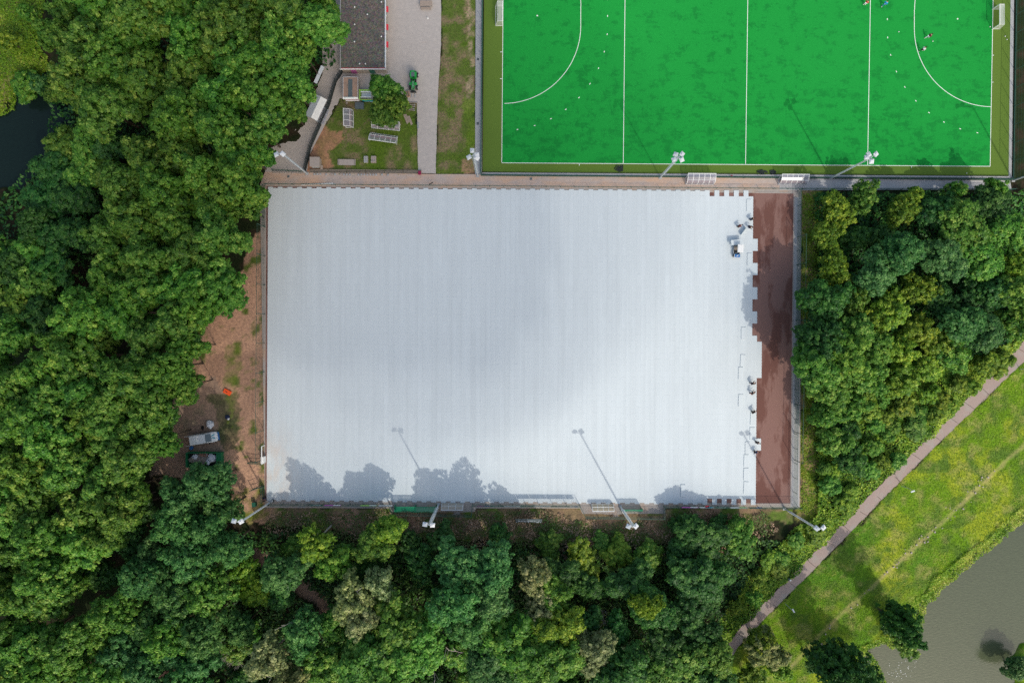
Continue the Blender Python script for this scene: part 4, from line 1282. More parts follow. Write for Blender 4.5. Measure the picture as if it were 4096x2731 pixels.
# ------------------------------------------------------------------ wheel loader
c = P(1656, 333)
t = thing('wheel_loader', 'green articulated wheel loader parked on the yard paving', 'loader', (c.x, c.y, 0), math.radians(-2))
def part(name, m, shapes, parent=None, tubes=()):
    mb = MB()
    for s_ in shapes:
        mb.box(s_[0], s_[1], *(s_[2:] if len(s_) > 2 else ()))
    for tb in tubes:
        mb.tube(*tb)
    return mb.build(name, M[m], parent or t)
bd = part('engine_cover', 'tractor_green', [((0, 1.1, 1.0), (1.15, 1.2, 0.7)), ((0, 1.75, 0.9), (0.8, 0.25, 0.5)), ((0, 1.1, 0.55), (0.9, 1.6, 0.3))])
part('roof', 'tractor_green', [((-0.42, 1.0, 1.98), (0.22, 1.0, 0.08)), ((0.42, 1.0, 1.98), (0.22, 1.0, 0.08)), ((0, 1.5, 1.98), (1.06, 0.22, 0.08))])
part('roof_window', 'plastic_grey', [((0, 0.94, 1.99), (0.62, 0.86, 0.05))])
for sx in (-.5, .5):
    for sy in (0.55, 1.5):
        part('roof_pillar', 'dark', [((sx, sy, 1.55), (0.07, 0.07, 0.85))])
part('seat', 'dark', [((0, 0.75, 1.3), (0.5, 0.45, 0.1)), ((0, 0.95, 1.5), (0.5, 0.1, 0.4))])
part('floor_plate', 'dark', [((0, 0.2, 0.7), (1.1, 0.9, 0.08)), ((0, 0.1, 0.95), (0.7, 0.2, 0.4))])
part('front_frame', 'tractor_green', [((0, -0.55, 0.7), (0.42, 1.3, 0.35))])
for sx in (-1, 1):
    part('fender', 'tractor_green', [((sx * 0.52, -0.5, 1.05), (0.4, 0.5, 0.06))])
    part('lift_arm', 'tractor_green', [((sx * 0.2, -0.8, 1.25), (0.09, 1.9, 0.16))])
    for sy in (-0.95, 1.35):
        wh = part('wheel', 'dark', [], tubes=[((sx * 0.48, sy, 0.45), (sx * 0.80, sy, 0.45), 0.45, 0.45, 16)])
        part('rim', 'lamp_white', [], wh, tubes=[((sx * 0.79, sy, 0.45), (sx * 0.83, sy, 0.45), 0.22, 0.22, 10)])
part('cylinder', 'galv', [((0, -0.7, 1.3), (0.07, 1.2, 0.07))])
part('fork_carriage', 'dark', [((0, -1.85, 0.5), (1.1, 0.12, 0.6)), ((0, -1.7, 0.75), (0.6, 0.25, 0.1))])
for sx in (-.3, .3):
    part('fork', 'galv', [((sx, -2.3, 0.15), (0.1, 0.9, 0.05))])

# ------------------------------------------------------------------ van
c = P(826, 1750)
t = thing('van', 'white van with teal swooshes on its bonnet and open rear doors', 'van', (c.x, c.y, 0), math.radians(9))
def loft(secs, m, name, parent):
    """sections: x, list of (y, z)"""
    mb = MB(); n = len(secs[0][1]); vs = [(x, y, z) for x, pr in secs for y, z in pr]
    fs = [(k * n + i, k * n + (i + 1) % n, (k + 1) * n + (i + 1) % n, (k + 1) * n + i) for k in range(len(secs) - 1) for i in range(n)]
    fs += [tuple(range(n))[::-1], tuple(range((len(secs) - 1) * n, len(secs) * n))]
    mb.add(vs, fs)
    o = mb.build(name, M[m], parent); return o
def sec(wd, zt, wt=None, z0=0.25):
    wt = wt or wd * 0.88
    return [(-wd / 2, z0), (wd / 2, z0), (wd / 2, min(1.05, zt - .1)), (wt / 2, zt - 0.06), (wt / 2 - 0.12, zt), (-wt / 2 + 0.12, zt), (-wt / 2, zt - 0.06), (-wd / 2, min(1.05, zt - .1))]
o = loft([(-2.45, sec(1.86, 1.88)), (-2.3, sec(1.9, 1.94)), (-0.5, sec(1.92, 1.95)), (0.55, sec(1.92, 1.90, 1.6)), (1.35, sec(1.9, 1.22, 1.62)), (2.1, sec(1.8, 1.02, 1.5)), (2.42, sec(1.5, 0.85, 1.2))], 'lamp_white', 'body', t)
o.data.materials[0] = M['white']
part('windscreen', 'glass_dark', [((0.98, 0, 1.60), (1.06, 1.46, 0.04), 0, 0, (0, math.radians(40), 0))])
for sy in (-1, 1):
    part('side_window', 'glass_dark', [((0.1, sy * 0.93, 1.45), (0.9, 0.03, 0.4))])
    part('mirror', 'dark', [((0.95, sy * 1.1, 1.25), (0.14, 0.24, 0.2))])
    part('rear_door', 'lamp_white', [((-2.85, sy * 0.88, 1.05), (0.8, 0.06, 1.4))])
    part('swoosh', 'teal', [((1.75, sy * 0.25 + .1, 1.165), (0.62, 0.16, 0.02), sy * 0.35, 0, (0, 0.22, 0))])
    for sx in (-1.6, 1.6):
        wh = part('wheel', 'dark', [], tubes=[((sx, sy * 0.72, 0.33), (sx, sy * 0.97, 0.33), 0.33, 0.33, 16)])
        part('rim', 'galv', [], wh, tubes=[((sx, sy * 0.965, 0.33), (sx, sy * 0.985, 0.33), 0.2, 0.2, 10)])
part('bumper', 'blue', [((2.5, 0, 0.5), (0.16, 1.5, 0.32))])
part('headlight', 'glass_dark', [((2.33, 0.68, 0.75), (0.2, 0.25, 0.12))]); part('headlight', 'glass_dark', [((2.33, -0.68, 0.75), (0.2, 0.25, 0.12))])

# ------------------------------------------------------------------ skip with rubbish, bags, box, bin
c = P(826, 1834)
t = thing('skip', 'long green open-topped skip below the van, half under a tree', 'skip', (c.x, c.y, 0), math.radians(0))
part('floor', 'dark', [((0, 0, 0.2), (6.2, 2.6, 0.1))])
for c_, d_ in (((0, 1.3, 0.9), (6.4, 0.12, 1.5)), ((0, -1.3, 0.9), (6.4, 0.12, 1.5)), ((-3.15, 0, 0.9), (0.12, 2.5, 1.5)), ((2.55, 0, 0.9), (0.12, 2.5, 1.5))):
    part('side_wall', 'skip_green', [(c_, d_)])
part('front_ramp', 'skip_green', [((2.95, 0, 1.35), (0.75, 2.7, 0.15)), ((3.2, 0, 0.7), (0.15, 2.6, 1.2))])
for k in range(9):
    part('rib', 'skip_green', [((-2.9 + k * 0.65, 1.40, 0.9), (0.1, 0.1, 1.4))])
for k in range(5):
    part('rib', 'skip_green', [((2.95, -1.1 + 0.55 * k, 1.46), (0.7, 0.08, 0.06))])
def lump(name, label, cat, px, d, m, z, seed, group=None):
    q = P(*px); mb = MB(); mb.blob((0, 0, d[2] / 2), d, seed, rough=0.28, nu=14, nv=8)
    o = mb.build(name, M[m], None, label=label, category=cat); o.location = (q.x, q.y, z)
    if group: o['group'] = group
    return o
lump('rubbish_bag', 'small white bag at the left end inside the skip', 'bag', (790, 1822), (1.0, 0.9, 0.7), 'tarp', 0.7, 3, 'rubbish in the skip')
lump('rubbish_bag', 'big crumpled white sheet at the right end inside the skip', 'bag', (858, 1826), (1.7, 1.4, 0.7), 'tarp', 0.7, 4, 'rubbish in the skip')
lump('rubbish_bag', 'crumpled white sheet at the tree edge of the skip', 'bag', (842, 1843), (0.8, 1.0, 0.6), 'tarp', 0.7, 5, 'rubbish in the skip')
lump('debris_heap', 'dark rubble filling the middle of the skip', 'rubble', (815, 1832), (4.6, 2.3, 0.9), 'grey_wood', 0.25, 9)
for k in range(3):
    simple('red_plank', ['upper', 'middle', 'lower'][k] + ' red-painted plank lying in the skip', 'plank', (826, 1810 + 5 * k), -0.05 * k, [('board', 'red_wood', [((0, 0, 1.15), (1.6, 0.11, 0.05))]), ('bracket', 'galv', [((0.5, 0, 1.19), (0.1, 0.13, 0.03))])], 'red planks in the skip')
lump('white_bag', 'large crumpled white sack on the dirt above the van', 'sack', (845, 1697), (1.35, 1.5, 0.9), 'tarp', 0.0, 12)
lump('blue_bag', 'small blue plastic bundle between the van and the skip', 'bundle', (768, 1790), (0.8, 0.7, 0.5), 'blue', 0.0, 13)
lump('clothes_heap', 'dark blue clothes heap on the grass right of the white sack', 'clothes', (911, 1668), (0.95, 0.8, 0.35), 'navy', 0.0, 14)
lump('tool_bag', 'black tool bag on the dirt left of the white sack', 'bag', (812, 1711), (0.5, 0.75, 0.4), 'black_cloth', 0.0, 15)
lump('cloth_patch', 'pale cloth with blue stripes on the dark clothes heap', 'cloth', (917, 1675), (0.4, 0.4, 0.2), 'shirt_white', 0.25, 16)
simple('toolbox', 'orange-red plastic case lying on the worn grass', 'case', (911, 1567), math.radians(-28),
       [('lid', 'orange', [((0, 0, 0.38), (1.35, 0.8, 0.12))]), ('body', 'orange', [((0, 0, 0.17), (1.4, 0.85, 0.32))]), ('handle', 'dark', [((-0.1, 0.0, 0.46), (0.4, 0.12, 0.05))]), ('latch', 'dark', [((0.3, -0.44, 0.28), (0.15, 0.04, 0.1))])])
simple('wheelie_bin', 'green wheeled bin beside the bottom left gate', 'bin', (1022, 2014), 0.1,
       [('body', 'dark_green', [((0, 0, 0.5), (0.6, 0.7, 0.95))]), ('lid', 'dark_green', [((0, 0.03, 1.02), (0.66, 0.8, 0.08))]), ('handle', 'dark', [((0, -0.4, 0.98), (0.5, 0.05, 0.05))]), ('wheel', 'dark', [((-0.28, -0.38, 0.12), (0.06, 0.24, 0.24))]), ('wheel', 'dark', [((0.28, -0.38, 0.12), (0.06, 0.24, 0.24))])])
simple('bollard', 'short dark stump on the concrete beside the corner worker', 'bollard', (1093, 2000), 0, [('stump', 'dark', [((0, 0, 0.3), (0.35, 0.35, 0.6))]), ('cap', 'galv', [((0, 0, 0.62), (0.3, 0.3, 0.05))])])

# ------------------------------------------------------------------ panel cart on the pad
c = P(2943, 1006)
t = thing('utility_cart', 'small white-roofed cart with a blue bonnet standing on the white pad', 'cart', (c.x, c.y, 0.098), math.radians(-3))
part('chassis', 'dark', [((0, 0.3, 0.35), (1.15, 2.1, 0.25))])
part('bonnet', 'blue', [((0.05, -0.9, 0.75), (1.0, 0.55, 0.35))])
part('bumper', 'lamp_white', [((0.05, -1.23, 0.5), (1.1, 0.1, 0.2))])
part('fender_line', 'lamp_white', [((0.05, -1.16, 0.86), (0.9, 0.06, 0.1)), ((-0.5, -0.9, 0.8), (0.06, 0.5, 0.3))])
part('bonnet_emblem', 'white', [((0.12, -0.85, 0.94), (0.35, 0.08, 0.02), 0.6), ((0.0, -0.98, 0.94), (0.3, 0.06, 0.02), 0.1)])
part('roof', 'white', [((0.25, 0.35, 1.95), (1.05, 1.45, 0.08)), ((0.25, 0.35, 2.01), (0.7, 1.2, 0.04))])
for sx in (-.5, .55):
    for sy in (-.5, 1.0):
        part('roof_post', 'lamp_white', [], None, [((sx, sy, 0.5), (sx * .6 + .2, sy * .9, 1.92), 0.025, 0.025, 6)])
part('seat', 'grey_wood', [((-0.1, 0.45, 0.7), (0.95, 0.5, 0.15)), ((-0.1, 0.75, 0.95), (0.95, 0.12, 0.4))])
part('side_rail', 'lamp_white', [((-0.62, 0.3, 0.62), (0.05, 1.9, 0.06))])
for sx in (-.52, .52):
    for sy in (-0.85, 0.9):
        wh = part('wheel', 'dark', [], None, [((sx - .1, sy, 0.26), (sx + .1, sy, 0.26), 0.26, 0.26, 14)])
        part('rim', 'galv', [], wh, [((sx + (.1 if sx > 0 else -.1), sy, 0.26), (sx + (.115 if sx > 0 else -.115), sy, 0.26), 0.13, 0.13, 8)])
mb = MB(); mb.prism([(y_, x_) for x_, y_ in panel_outline(0.95, 2.2)], 0, 0.22)
q = P(2950, 968, 1.35); o = mb.build('foam_mat_stack', M['panel'], None, label='stack of white foam panels carried at the rear of the white-roofed cart', category='foam panels'); o.location = (q.x, q.y, 0.95); o.rotation_euler = (0, 0, math.radians(5))
a = P(2961, 940, .1); b_ = P(2985, 912, .9); L = (b_ - a).length
mb = MB(); mb.box((L / 2, 0, 0.35), (L, 0.05, 0.9)); mb.box((L / 2, -0.03, 0.35), (L * 0.96, 0.02, 0.8)); o = mb.build('foam_mat', M['panel'], None, label='foam panel stood on its long edge by the worker beside the cart', category='foam panel')
o.location = a; o.rotation_euler = (0, 0, math.atan2(b_.y - a.y, b_.x - a.x))

# ------------------------------------------------------------------ people
def skin_body(name, J, E, mat):
    """J: joint name -> (x,y,z,r); E: edges. Grown as one continuous surface."""
    ks = list(J); me = bpy.data.meshes.new(name)
    me.from_pydata([J[k][:3] for k in ks], [(ks.index(a), ks.index(b_)) for a, b_ in E], [])
    o = bpy.data.objects.new(name, me); C.objects.link(o)
    md = o.modifiers.new('s', 'SKIN'); sv = me.skin_vertices[0].data
    for i, k in enumerate(ks):
        r = J[k][3]; sv[i].radius = (r, r) if not isinstance(r, tuple) else r
        sv[i].use_root = (i == 0)
    o.modifiers.new('u', 'SUBSURF').levels = 1
    dg = bpy.context.evaluated_depsgraph_get(); dg.update()
    ev = bpy.data.meshes.new_from_object(o.evaluated_get(dg)); ev.name = name
    ev.materials.clear(); ev.materials.append(M[mat]); smooth(ev)
    bpy.data.objects.remove(o)
    return ev


def lerp(a, b_, t): return tuple(a[i] + (b_[i] - a[i]) * t for i in range(3))


def make_pose(pose):
    """joints for one pose; +y is the way the person faces"""
    bend = {'bend': 72, 'stoop': 50, 'stand': 6, 'run': 18}[pose]
    b_ = math.radians(bend); hip = Vector((0, -0.12 if bend > 30 else 0, 0.88 if bend < 30 else 0.80))
    d = Vector((0, math.sin(b_), math.cos(b_)))
    ch = hip + d * 0.30; nk = hip + d * 0.52; fwd = Vector((0, math.cos(b_), -math.sin(b_)))
    hd = nk + (d * 0.9 + Vector((0, 0.25, 0.1))).normalized() * 0.17
    J = {'hip': (*hip, 0.145), 'waist': (*(hip + d * 0.14), 0.135), 'chest': (*ch, 0.155), 'sh': (*(hip + d * 0.44), 0.12), 'neck': (*nk, 0.06), 'head': (*hd, 0.095), 'crown': (*(hd + d * 0.09), 0.07),
         'nose': (*(hd + fwd * 0.10), 0.018)}
    E = [('hip', 'waist'), ('waist', 'chest'), ('chest', 'sh'), ('sh', 'neck'), ('neck', 'head'), ('head', 'crown'), ('head', 'nose')]
    for s_, nm in ((-1, 'l'), (1, 'r')):
        J['ear' + nm] = (*(hd + Vector((s_ * 0.09, 0, 0))), 0.02); E.append(('head', 'ear' + nm))
        st = {'bend': 0.10, 'stoop': 0.22, 'stand': 0.06, 'run': 0.34}[pose] * s_
        J['hp' + nm] = (*(hip + Vector((s_ * 0.10, 0, -0.06))), 0.10)
        J['kn' + nm] = (s_ * 0.12, st * 0.6 + 0.04 + (0.05 if bend > 30 else 0), 0.46, 0.065)
        J['an' + nm] = (s_ * 0.13, st, 0.09, 0.045); J['to' + nm] = (s_ * 0.14, st + 0.17, 0.04, 0.04)
        E += [('hip', 'hp' + nm), ('hp' + nm, 'kn' + nm), ('kn' + nm, 'an' + nm), ('an' + nm, 'to' + nm)]
        sh = hip + d * 0.43 + Vector((s_ * 0.20, 0, 0))
        if pose == 'bend': hn = sh + Vector((s_ * 0.02, 0.18, -0.50)); el = sh + Vector((s_ * 0.06, 0.02, -0.27))
        elif pose == 'stoop': hn = sh + Vector((0, 0.42, -0.28)); el = sh + Vector((s_ * 0.08, 0.16, -0.22))
        elif pose == 'run': hn = sh + Vector((s_ * 0.05, 0.22 * -s_, -0.38)); el = sh + Vector((s_ * 0.08, -0.12, -0.24))
        else: hn = sh + Vector((s_ * 0.10, 0.05, -0.52)); el = sh + Vector((s_ * 0.07, -0.02, -0.28))
        J['sh' + nm] = (*sh, 0.062); J['el' + nm] = (*el, 0.045); J['wr' + nm] = (*hn, 0.030)
        hd_ = (hn - el).normalized(); J['pa' + nm] = (*(hn + hd_ * 0.07), 0.034)
        E += [('sh', 'sh' + nm), ('sh' + nm, 'el' + nm), ('el' + nm, 'wr' + nm), ('wr' + nm, 'pa' + nm)]
        for f in range(4):
            L = (0.075, 0.085, 0.08, 0.06)[f]; off = Vector((0, (f - 1.5) * 0.022, 0))
            a1 = hn + hd_ * 0.11 + off; a2 = a1 + hd_ * L * 0.5; a3 = a2 + (hd_ + Vector((-s_ * 0.5, 0, 0))).normalized() * L * 0.5
            J[f'f{f}a' + nm] = (*a1, 0.009); J[f'f{f}b' + nm] = (*a2, 0.008); J[f'f{f}c' + nm] = (*a3, 0.007)
            E += [('pa' + nm, f'f{f}a' + nm), (f'f{f}a' + nm, f'f{f}b' + nm), (f'f{f}b' + nm, f'f{f}c' + nm)]
        a1 = hn + hd_ * 0.05 + Vector((0, 0.045, 0)); J['th' + nm] = (*a1, 0.010); J['tt' + nm] = (*(a1 + hd_ * 0.045 + Vector((0, 0.02, 0))), 0.008)
        E += [('pa' + nm, 'th' + nm), ('th' + nm, 'tt' + nm)]
    body = skin_body('body', J, E, 'skin')
    def sub(keys, edges, grow, nm, m, cut=None):
        JJ = {k: (*J[k][:3], J[k][3] + grow) for k in keys}
        if cut:
            for k, (a, b2, tt) in cut.items():
                JJ[k] = (*lerp(J[a], J[b2], tt), (J[a][3] + J[b2][3]) / 2 + grow)
        return skin_body(nm, JJ, edges, m)
    shirt = sub(['chest', 'hip', 'waist', 'sh', 'shl', 'shr', 'ell', 'elr'], [('hip', 'waist'), ('waist', 'chest'), ('chest', 'sh'), ('sh', 'shl'), ('sh', 'shr'), ('shl', 'ell'), ('shr', 'elr'), ('ell', 'cl'), ('elr', 'cr')], 0.022, 'jacket', 'black_cloth',
                {'cl': ('ell', 'wrl', 0.85), 'cr': ('elr', 'wrr', 0.85)})
    trou = sub(['hip', 'hpl', 'hpr', 'knl', 'knr'], [('hip', 'hpl'), ('hip', 'hpr'), ('hpl', 'knl'), ('hpr', 'knr'), ('knl', 'al'), ('knr', 'ar')], 0.020, 'trousers', 'navy', {'al': ('knl', 'anl', 0.9), 'ar': ('knr', 'anr', 0.9)})
    shoes = []
    for nm in 'lr':
        mb = MB(); a = J['an' + nm]; q2 = J['to' + nm]; mb.bar((a[0], a[1] - 0.08, 0.05), (q2[0], q2[1] + 0.06, 0.045), 0.11, 0.09); shoes.append(mb.mesh('shoe', M['dark']))
    mb = MB(); h_ = Vector(J['head'][:3]) + d * 0.055 - fwd * 0.025; mb.blob(tuple(h_), (0.235, 0.25, 0.20), 4, rough=0.06, nu=12, nv=8); hair = mb.mesh('hair', M['hair']); smooth(hair)
    return body, shirt, trou, shoes, hair


POSES = {k: make_pose(k) for k in ('bend', 'stoop', 'stand', 'run')}


def person(label, px, heading, pose, top='black_cloth', legs='navy', shoe='dark', scale=1.0, group=None, z=0.1):
    """heading: degrees in the picture plane, 0 = to the right, 90 = up"""
    body, shirt, trou, shoes, hair = POSES[pose]
    c = P(*px)
    t = thing('person', label, 'person', (c.x, c.y, z), math.radians(heading - 90), group, scale)
    for nm, me, m in (('body', body, 'skin'), ('jacket', shirt, top), ('trousers', trou, legs), ('shoe', shoes[0], shoe), ('shoe', shoes[1], shoe), ('hair', hair, 'hair')):
        o = link(nm, me, t)
        o.material_slots[0].link = 'OBJECT'; o.material_slots[0].material = M[m]
    return t


gw = 'workers laying the white panels'
person('worker in dark clothes bending at the pad edge, topmost of the crew', (2999, 880), 20, 'bend', group=gw)
person('worker in a maroon shirt walking bent over, left of the upper three', (2950, 908), 25, 'bend', 'shirt_maroon', 'black_cloth', group=gw)
person('worker in black and white nearest the cart holding a panel upright', (2992, 910), -25, 'stoop', 'black_cloth', 'navy', 'shirt_white', group=gw)
person('worker with a white-banded black top carrying the upper end of a panel', (3003, 1532), 20, 'stoop', group=gw)
person('worker with reddish sleeves just below the white-banded worker', (3003, 1571), 45, 'stoop', 'black_cloth', 'shirt_maroon', group=gw)
person('lone worker in black reaching upward beside the red-brown strip', (3007, 1646), 30, 'bend', 'black_cloth', 'black_cloth', group=gw)
person('worker kneeling on the single protruding panel of the lower edge', (3021, 1766), -20, 'bend', 'black_cloth', 'black_cloth', group=gw)
person('lowest worker in dark clothes just below the protruding panel', (3016, 1805), 5, 'bend', 'navy', 'black_cloth', group=gw)
person('person in dark blue at the bottom left gate of the pitch', (1064, 1988), -60, 'stoop', 'navy', 'black_cloth')
gp = 'players on the hockey pitch'
person('hockey player in a maroon top and pale trousers running in the right circle', (3706, 153), 30, 'run', 'shirt_maroon', 'shirt_white', 'white', group=gp, z=0.05)
person('hockey player in a white shirt at the edge of the right circle', (3682, 205), 35, 'run', 'shirt_white', 'black_cloth', 'white', group=gp, z=0.05)
person('player in red and white left of the right quarter line', (3457, 20), 60, 'stand', 'shirt_red', 'shirt_white', 'white', group=gp, z=0.05)
person('player in a cyan bib at the top edge of the hockey pitch', (3532, 24), 60, 'run', 'shirt_cyan', 'blue', 'white', group=gp, z=0.05)
for k, (lab, (x, y)) in enumerate((('white ball beside the running maroon player', (3730, 167)), ('white ball left of the right circle, level with the maroon player', (3594, 129)), ('white ball near the right goal line', (3959, 109)),
                                   ('upper white ball behind the right end line', (4019, 147)), ('lower white ball behind the right end line', (4026, 160)), ('white ball on the run-off below the lower right corner', (3865, 694)))):
    mb = MB(); mb.blob((0, 0, 0.09), (0.2, 0.2, 0.2), k, rough=0, nu=10, nv=6)
    q = P(x, y); o = mb.build('ball', M['white'], None, label=lab, category='ball', group='balls on the hockey pitch'); o.location = (q.x, q.y, 0.03)
# ------------------------------------------------------------------ trees
def leaves(rg, cen, prad, n_each, size, flat=0.75, up=0.55, tint_spread=0.25, out=None):
    """leaf quads on the shells of many small puffs"""
    k = len(cen); n = int(n_each * k)
    w_ = prad ** 2; pid = rg.choice(k, n, p=w_ / w_.sum())
    d = rg.normal(size=(n, 3)); d[:, 2] = np.abs(d[:, 2]) * 1.1 + d[:, 2] * 0.25
    if out is not None:
        d += out[pid] * 0.55
    d /= np.linalg.norm(d, axis=1)[:, None]
    r = prad[pid] * (0.72 + 0.33 * rg.random(n) ** 0.7)
    # each puff is itself lumpy: twigs stick out
    r *= 1 + 0.22 * np.sin(d[:, 0] * 8 + pid * 2.1) * np.sin(d[:, 1] * 9 + pid * 1.3)
    # leaves sit in tufts of about a dozen at the twig ends
    nt = max(1, n // 11); ti = rg.integers(0, nt, n); ti[:nt] = np.arange(nt)
    pid = pid[ti]; d = d[ti]; r = r[ti] * (0.86 + 0.26 * rg.random(nt)[ti])
    tr_ = size * 1.15
    jit = rg.normal(size=(n, 3)) * np.array([1, 1, .6]) * tr_ * 0.62
    pos = cen[pid] + d * r[:, None] * np.array([1, 1, flat]) + jit
    d = d + jit / tr_ * 0.55; d /= np.linalg.norm(d, axis=1)[:, None]
    nn = d * 0.85 + rg.normal(size=(n, 3)) * 0.33 + np.array([0, 0, up]); nn /= np.linalg.norm(nn, axis=1)[:, None]
    a = np.cross(nn, rg.normal(size=(n, 3))); a /= np.linalg.norm(a, axis=1)[:, None]; b_ = np.cross(nn, a)
    s = size * (0.55 + 0.9 * rg.random(n))[:, None]
    V = np.stack([pos - a * s, pos - b_ * s * 0.6 + nn * s * 0.12, pos + a * s, pos + b_ * s * 0.6 + nn * s * 0.12], 1).reshape(-1, 3)
    F = np.arange(n * 4).reshape(-1, 4)
    pt = rg.normal(0.42, tint_spread * 0.5, k)[pid] + rg.normal(0, tint_spread * 0.55, nt)[ti] + rg.normal(0, tint_spread * 0.35, n) + 0.16 * (d[:, 2] - 0.3)  # last term lightens leaves facing up, light painted on puff tops
    return V, F, np.clip(pt, 0, 1)


def crown(name, seed, R, Hc, npf, pr, n_each, size, mat, flat=0.75, lobes=5, lob=0.25, zc=0.0, spread=0.25):
    """puffs spaced over a lobed dome, with gaps between them, some sunk and some standing out"""
    rg = np.random.default_rng(seed)
    ph = rg.uniform(0, 6.28, 4); nb = 5 + seed % 4
    ba = np.sort(rg.uniform(0, 6.28, nb)); bs = rg.uniform(0.75, 1.12, nb)
    cen = []; outv = []
    for _ in range(9000):
        if len(cen) >= npf:
            break
        d = rg.normal(size=3); d[2] = abs(d[2]) * 0.9 - 0.18; d /= np.linalg.norm(d)
        th = math.atan2(d[1], d[0])
        # limbs: the crown bulges along each limb and sinks between limbs
        dd = np.abs((th - ba + math.pi) % (2 * math.pi) - math.pi); j = dd.argmin()
        f = bs[j] * (1 - lob * min(1, (dd[j] / (math.pi / nb)) ** 2) * (1 - d[2] * 0.6)) * (1 + 0.10 * math.sin(5 * d[0] + ph[2]) * math.sin(6 * d[1] + ph[3]))
        f *= rg.uniform(0.70, 1.10)
        p = d * np.array([R - pr * .6, R - pr * .6, Hc - pr * .5]) * f
        if any(np.linalg.norm(p - c) < pr * 1.28 for c in cen):
            continue
        cen.append(p); outv.append(d)
    cen = np.array(cen); outv = np.array(outv)
    prad = pr * rg.uniform(0.7, 1.2, len(cen))
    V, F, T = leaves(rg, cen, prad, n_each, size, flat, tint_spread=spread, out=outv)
    # sparse inner leaves so that the sky does not show through the middle
    ni = len(F) // 7
    d = rg.normal(size=(ni, 3)); d[:, 2] = np.abs(d[:, 2]); d /= np.linalg.norm(d, axis=1)[:, None]
    p = d * np.array([R, R, Hc]) * 0.62 * (rg.random(ni) ** 0.4)[:, None]
    nn = rg.normal(size=(ni, 3)) * 0.5 + np.array([0, 0, 1.0]); nn /= np.linalg.norm(nn, axis=1)[:, None]
    a = np.cross(nn, rg.normal(size=(ni, 3))); a /= np.linalg.norm(a, axis=1)[:, None]; b_ = np.cross(nn, a); s_ = size * 1.5
    V2 = np.stack([p - a * s_, p - b_ * s_ * .7, p + a * s_, p + b_ * s_ * .7], 1).reshape(-1, 3)
    V = np.concatenate([V, V2]); F = np.arange(len(V)).reshape(-1, 4); T = np.concatenate([T, np.clip(rg.normal(.25, .1, ni), 0, 1)])  # inner leaves tinted darker, crown shade put into their colour
    V[:, 2] += zc
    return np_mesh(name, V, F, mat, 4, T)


def trunk(seed, zc, R, Hc, mat, r0=0.22, nb=7):
    r = random.Random(seed); mb = MB()
    top = Vector((r.uniform(-.3, .3), r.uniform(-.3, .3), zc + Hc * 0.3))
    mb.tube((0, 0, -0.3), (0, 0, zc * 0.5), r0, r0 * 0.8, 8); mb.tube((0, 0, zc * 0.5), top, r0 * 0.8, r0 * 0.3, 7)
    for i in range(nb):
        a = i * 6.283 / nb + r.uniform(-.3, .3); z = zc * r.uniform(0.45, 0.95)
        e = Vector((math.cos(a) * R * 0.65, math.sin(a) * R * 0.65, zc + Hc * r.uniform(0.0, 0.45)))
        mid = Vector((e.x * 0.5, e.y * 0.5, z + (e.z - z) * 0.65))
        mb.tube((0, 0, z * 0.95), mid, r0 * 0.42, r0 * 0.26, 6); mb.tube(mid, e, r0 * 0.26, r0 * 0.08, 5)
        e2 = mid + Vector((math.cos(a + 0.7) * R * 0.25, math.sin(a + 0.7) * R * 0.25, Hc * 0.3)); mb.tube(mid, e2, r0 * 0.18, r0 * 0.06, 5)
    return mb.mesh('trunk', mat)


# kind: (crown meshes, trunk meshes, native crown radius, height of the crown's middle)
KIND = {}
def kind(key, mats, n, R, Hc, npf, pr, n_each, size, zc, bark='bark', **kw):
    cr = {}
    for m in mats:
        cr[m] = None
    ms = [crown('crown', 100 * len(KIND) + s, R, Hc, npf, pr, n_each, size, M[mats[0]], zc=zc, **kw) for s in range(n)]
    tr_ = [trunk(s + 31 * len(KIND), zc, R, Hc, M[bark]) for s in range(2)]
    KIND[key] = (ms, tr_, R, zc)


kind('broad', ['leaf_mid'], 7, 4.6, 4.2, 84, 0.86, 240, 0.175, 9.0, lob=0.38)
kind('airy', ['leaf_blue'], 5, 4.8, 4.0, 110, 0.76, 150, 0.165, 9.0, lob=0.42, flat=0.6)
kind('feathery', ['leaf_pale'], 3, 4.0, 4.4, 110, 0.62, 95, 0.17, 8.5, 'pale_bark', lob=0.5, flat=1.1)
kind('scrub', ['leaf_mid'], 5, 3.8, 3.4, 120, 0.52, 110, 0.15, 4.2, lob=0.6, flat=1.25)
kind('bushy', ['leaf_yellow'], 5, 2.7, 2.6, 60, 0.58, 130, 0.155, 3.2, lob=0.45)

TREES = []            # world x, y, radius in m, kind, material, tint colour, height scale
def add_tree(dx, dy, r_disp, kd, mat, s=1.0, c=(1, 1, 1), native=False):
    """dx, dy: crown middle in the 2352-wide picture, r_disp crown radius there; s scales height against the usual"""
    px, py = (dx, dy) if native else D(dx, dy)
    R0, z0 = KIND[kd][2], KIND[kd][3]
    rp = r_disp if native else r_disp * 1.7415
    zt = z0 * s + 1.5
    k = (H - zt) / (H * S)
    r = rp * k
    q = P(px, py, zt)
    TREES.append([q.x, q.y, r, kd, mat, s, c])


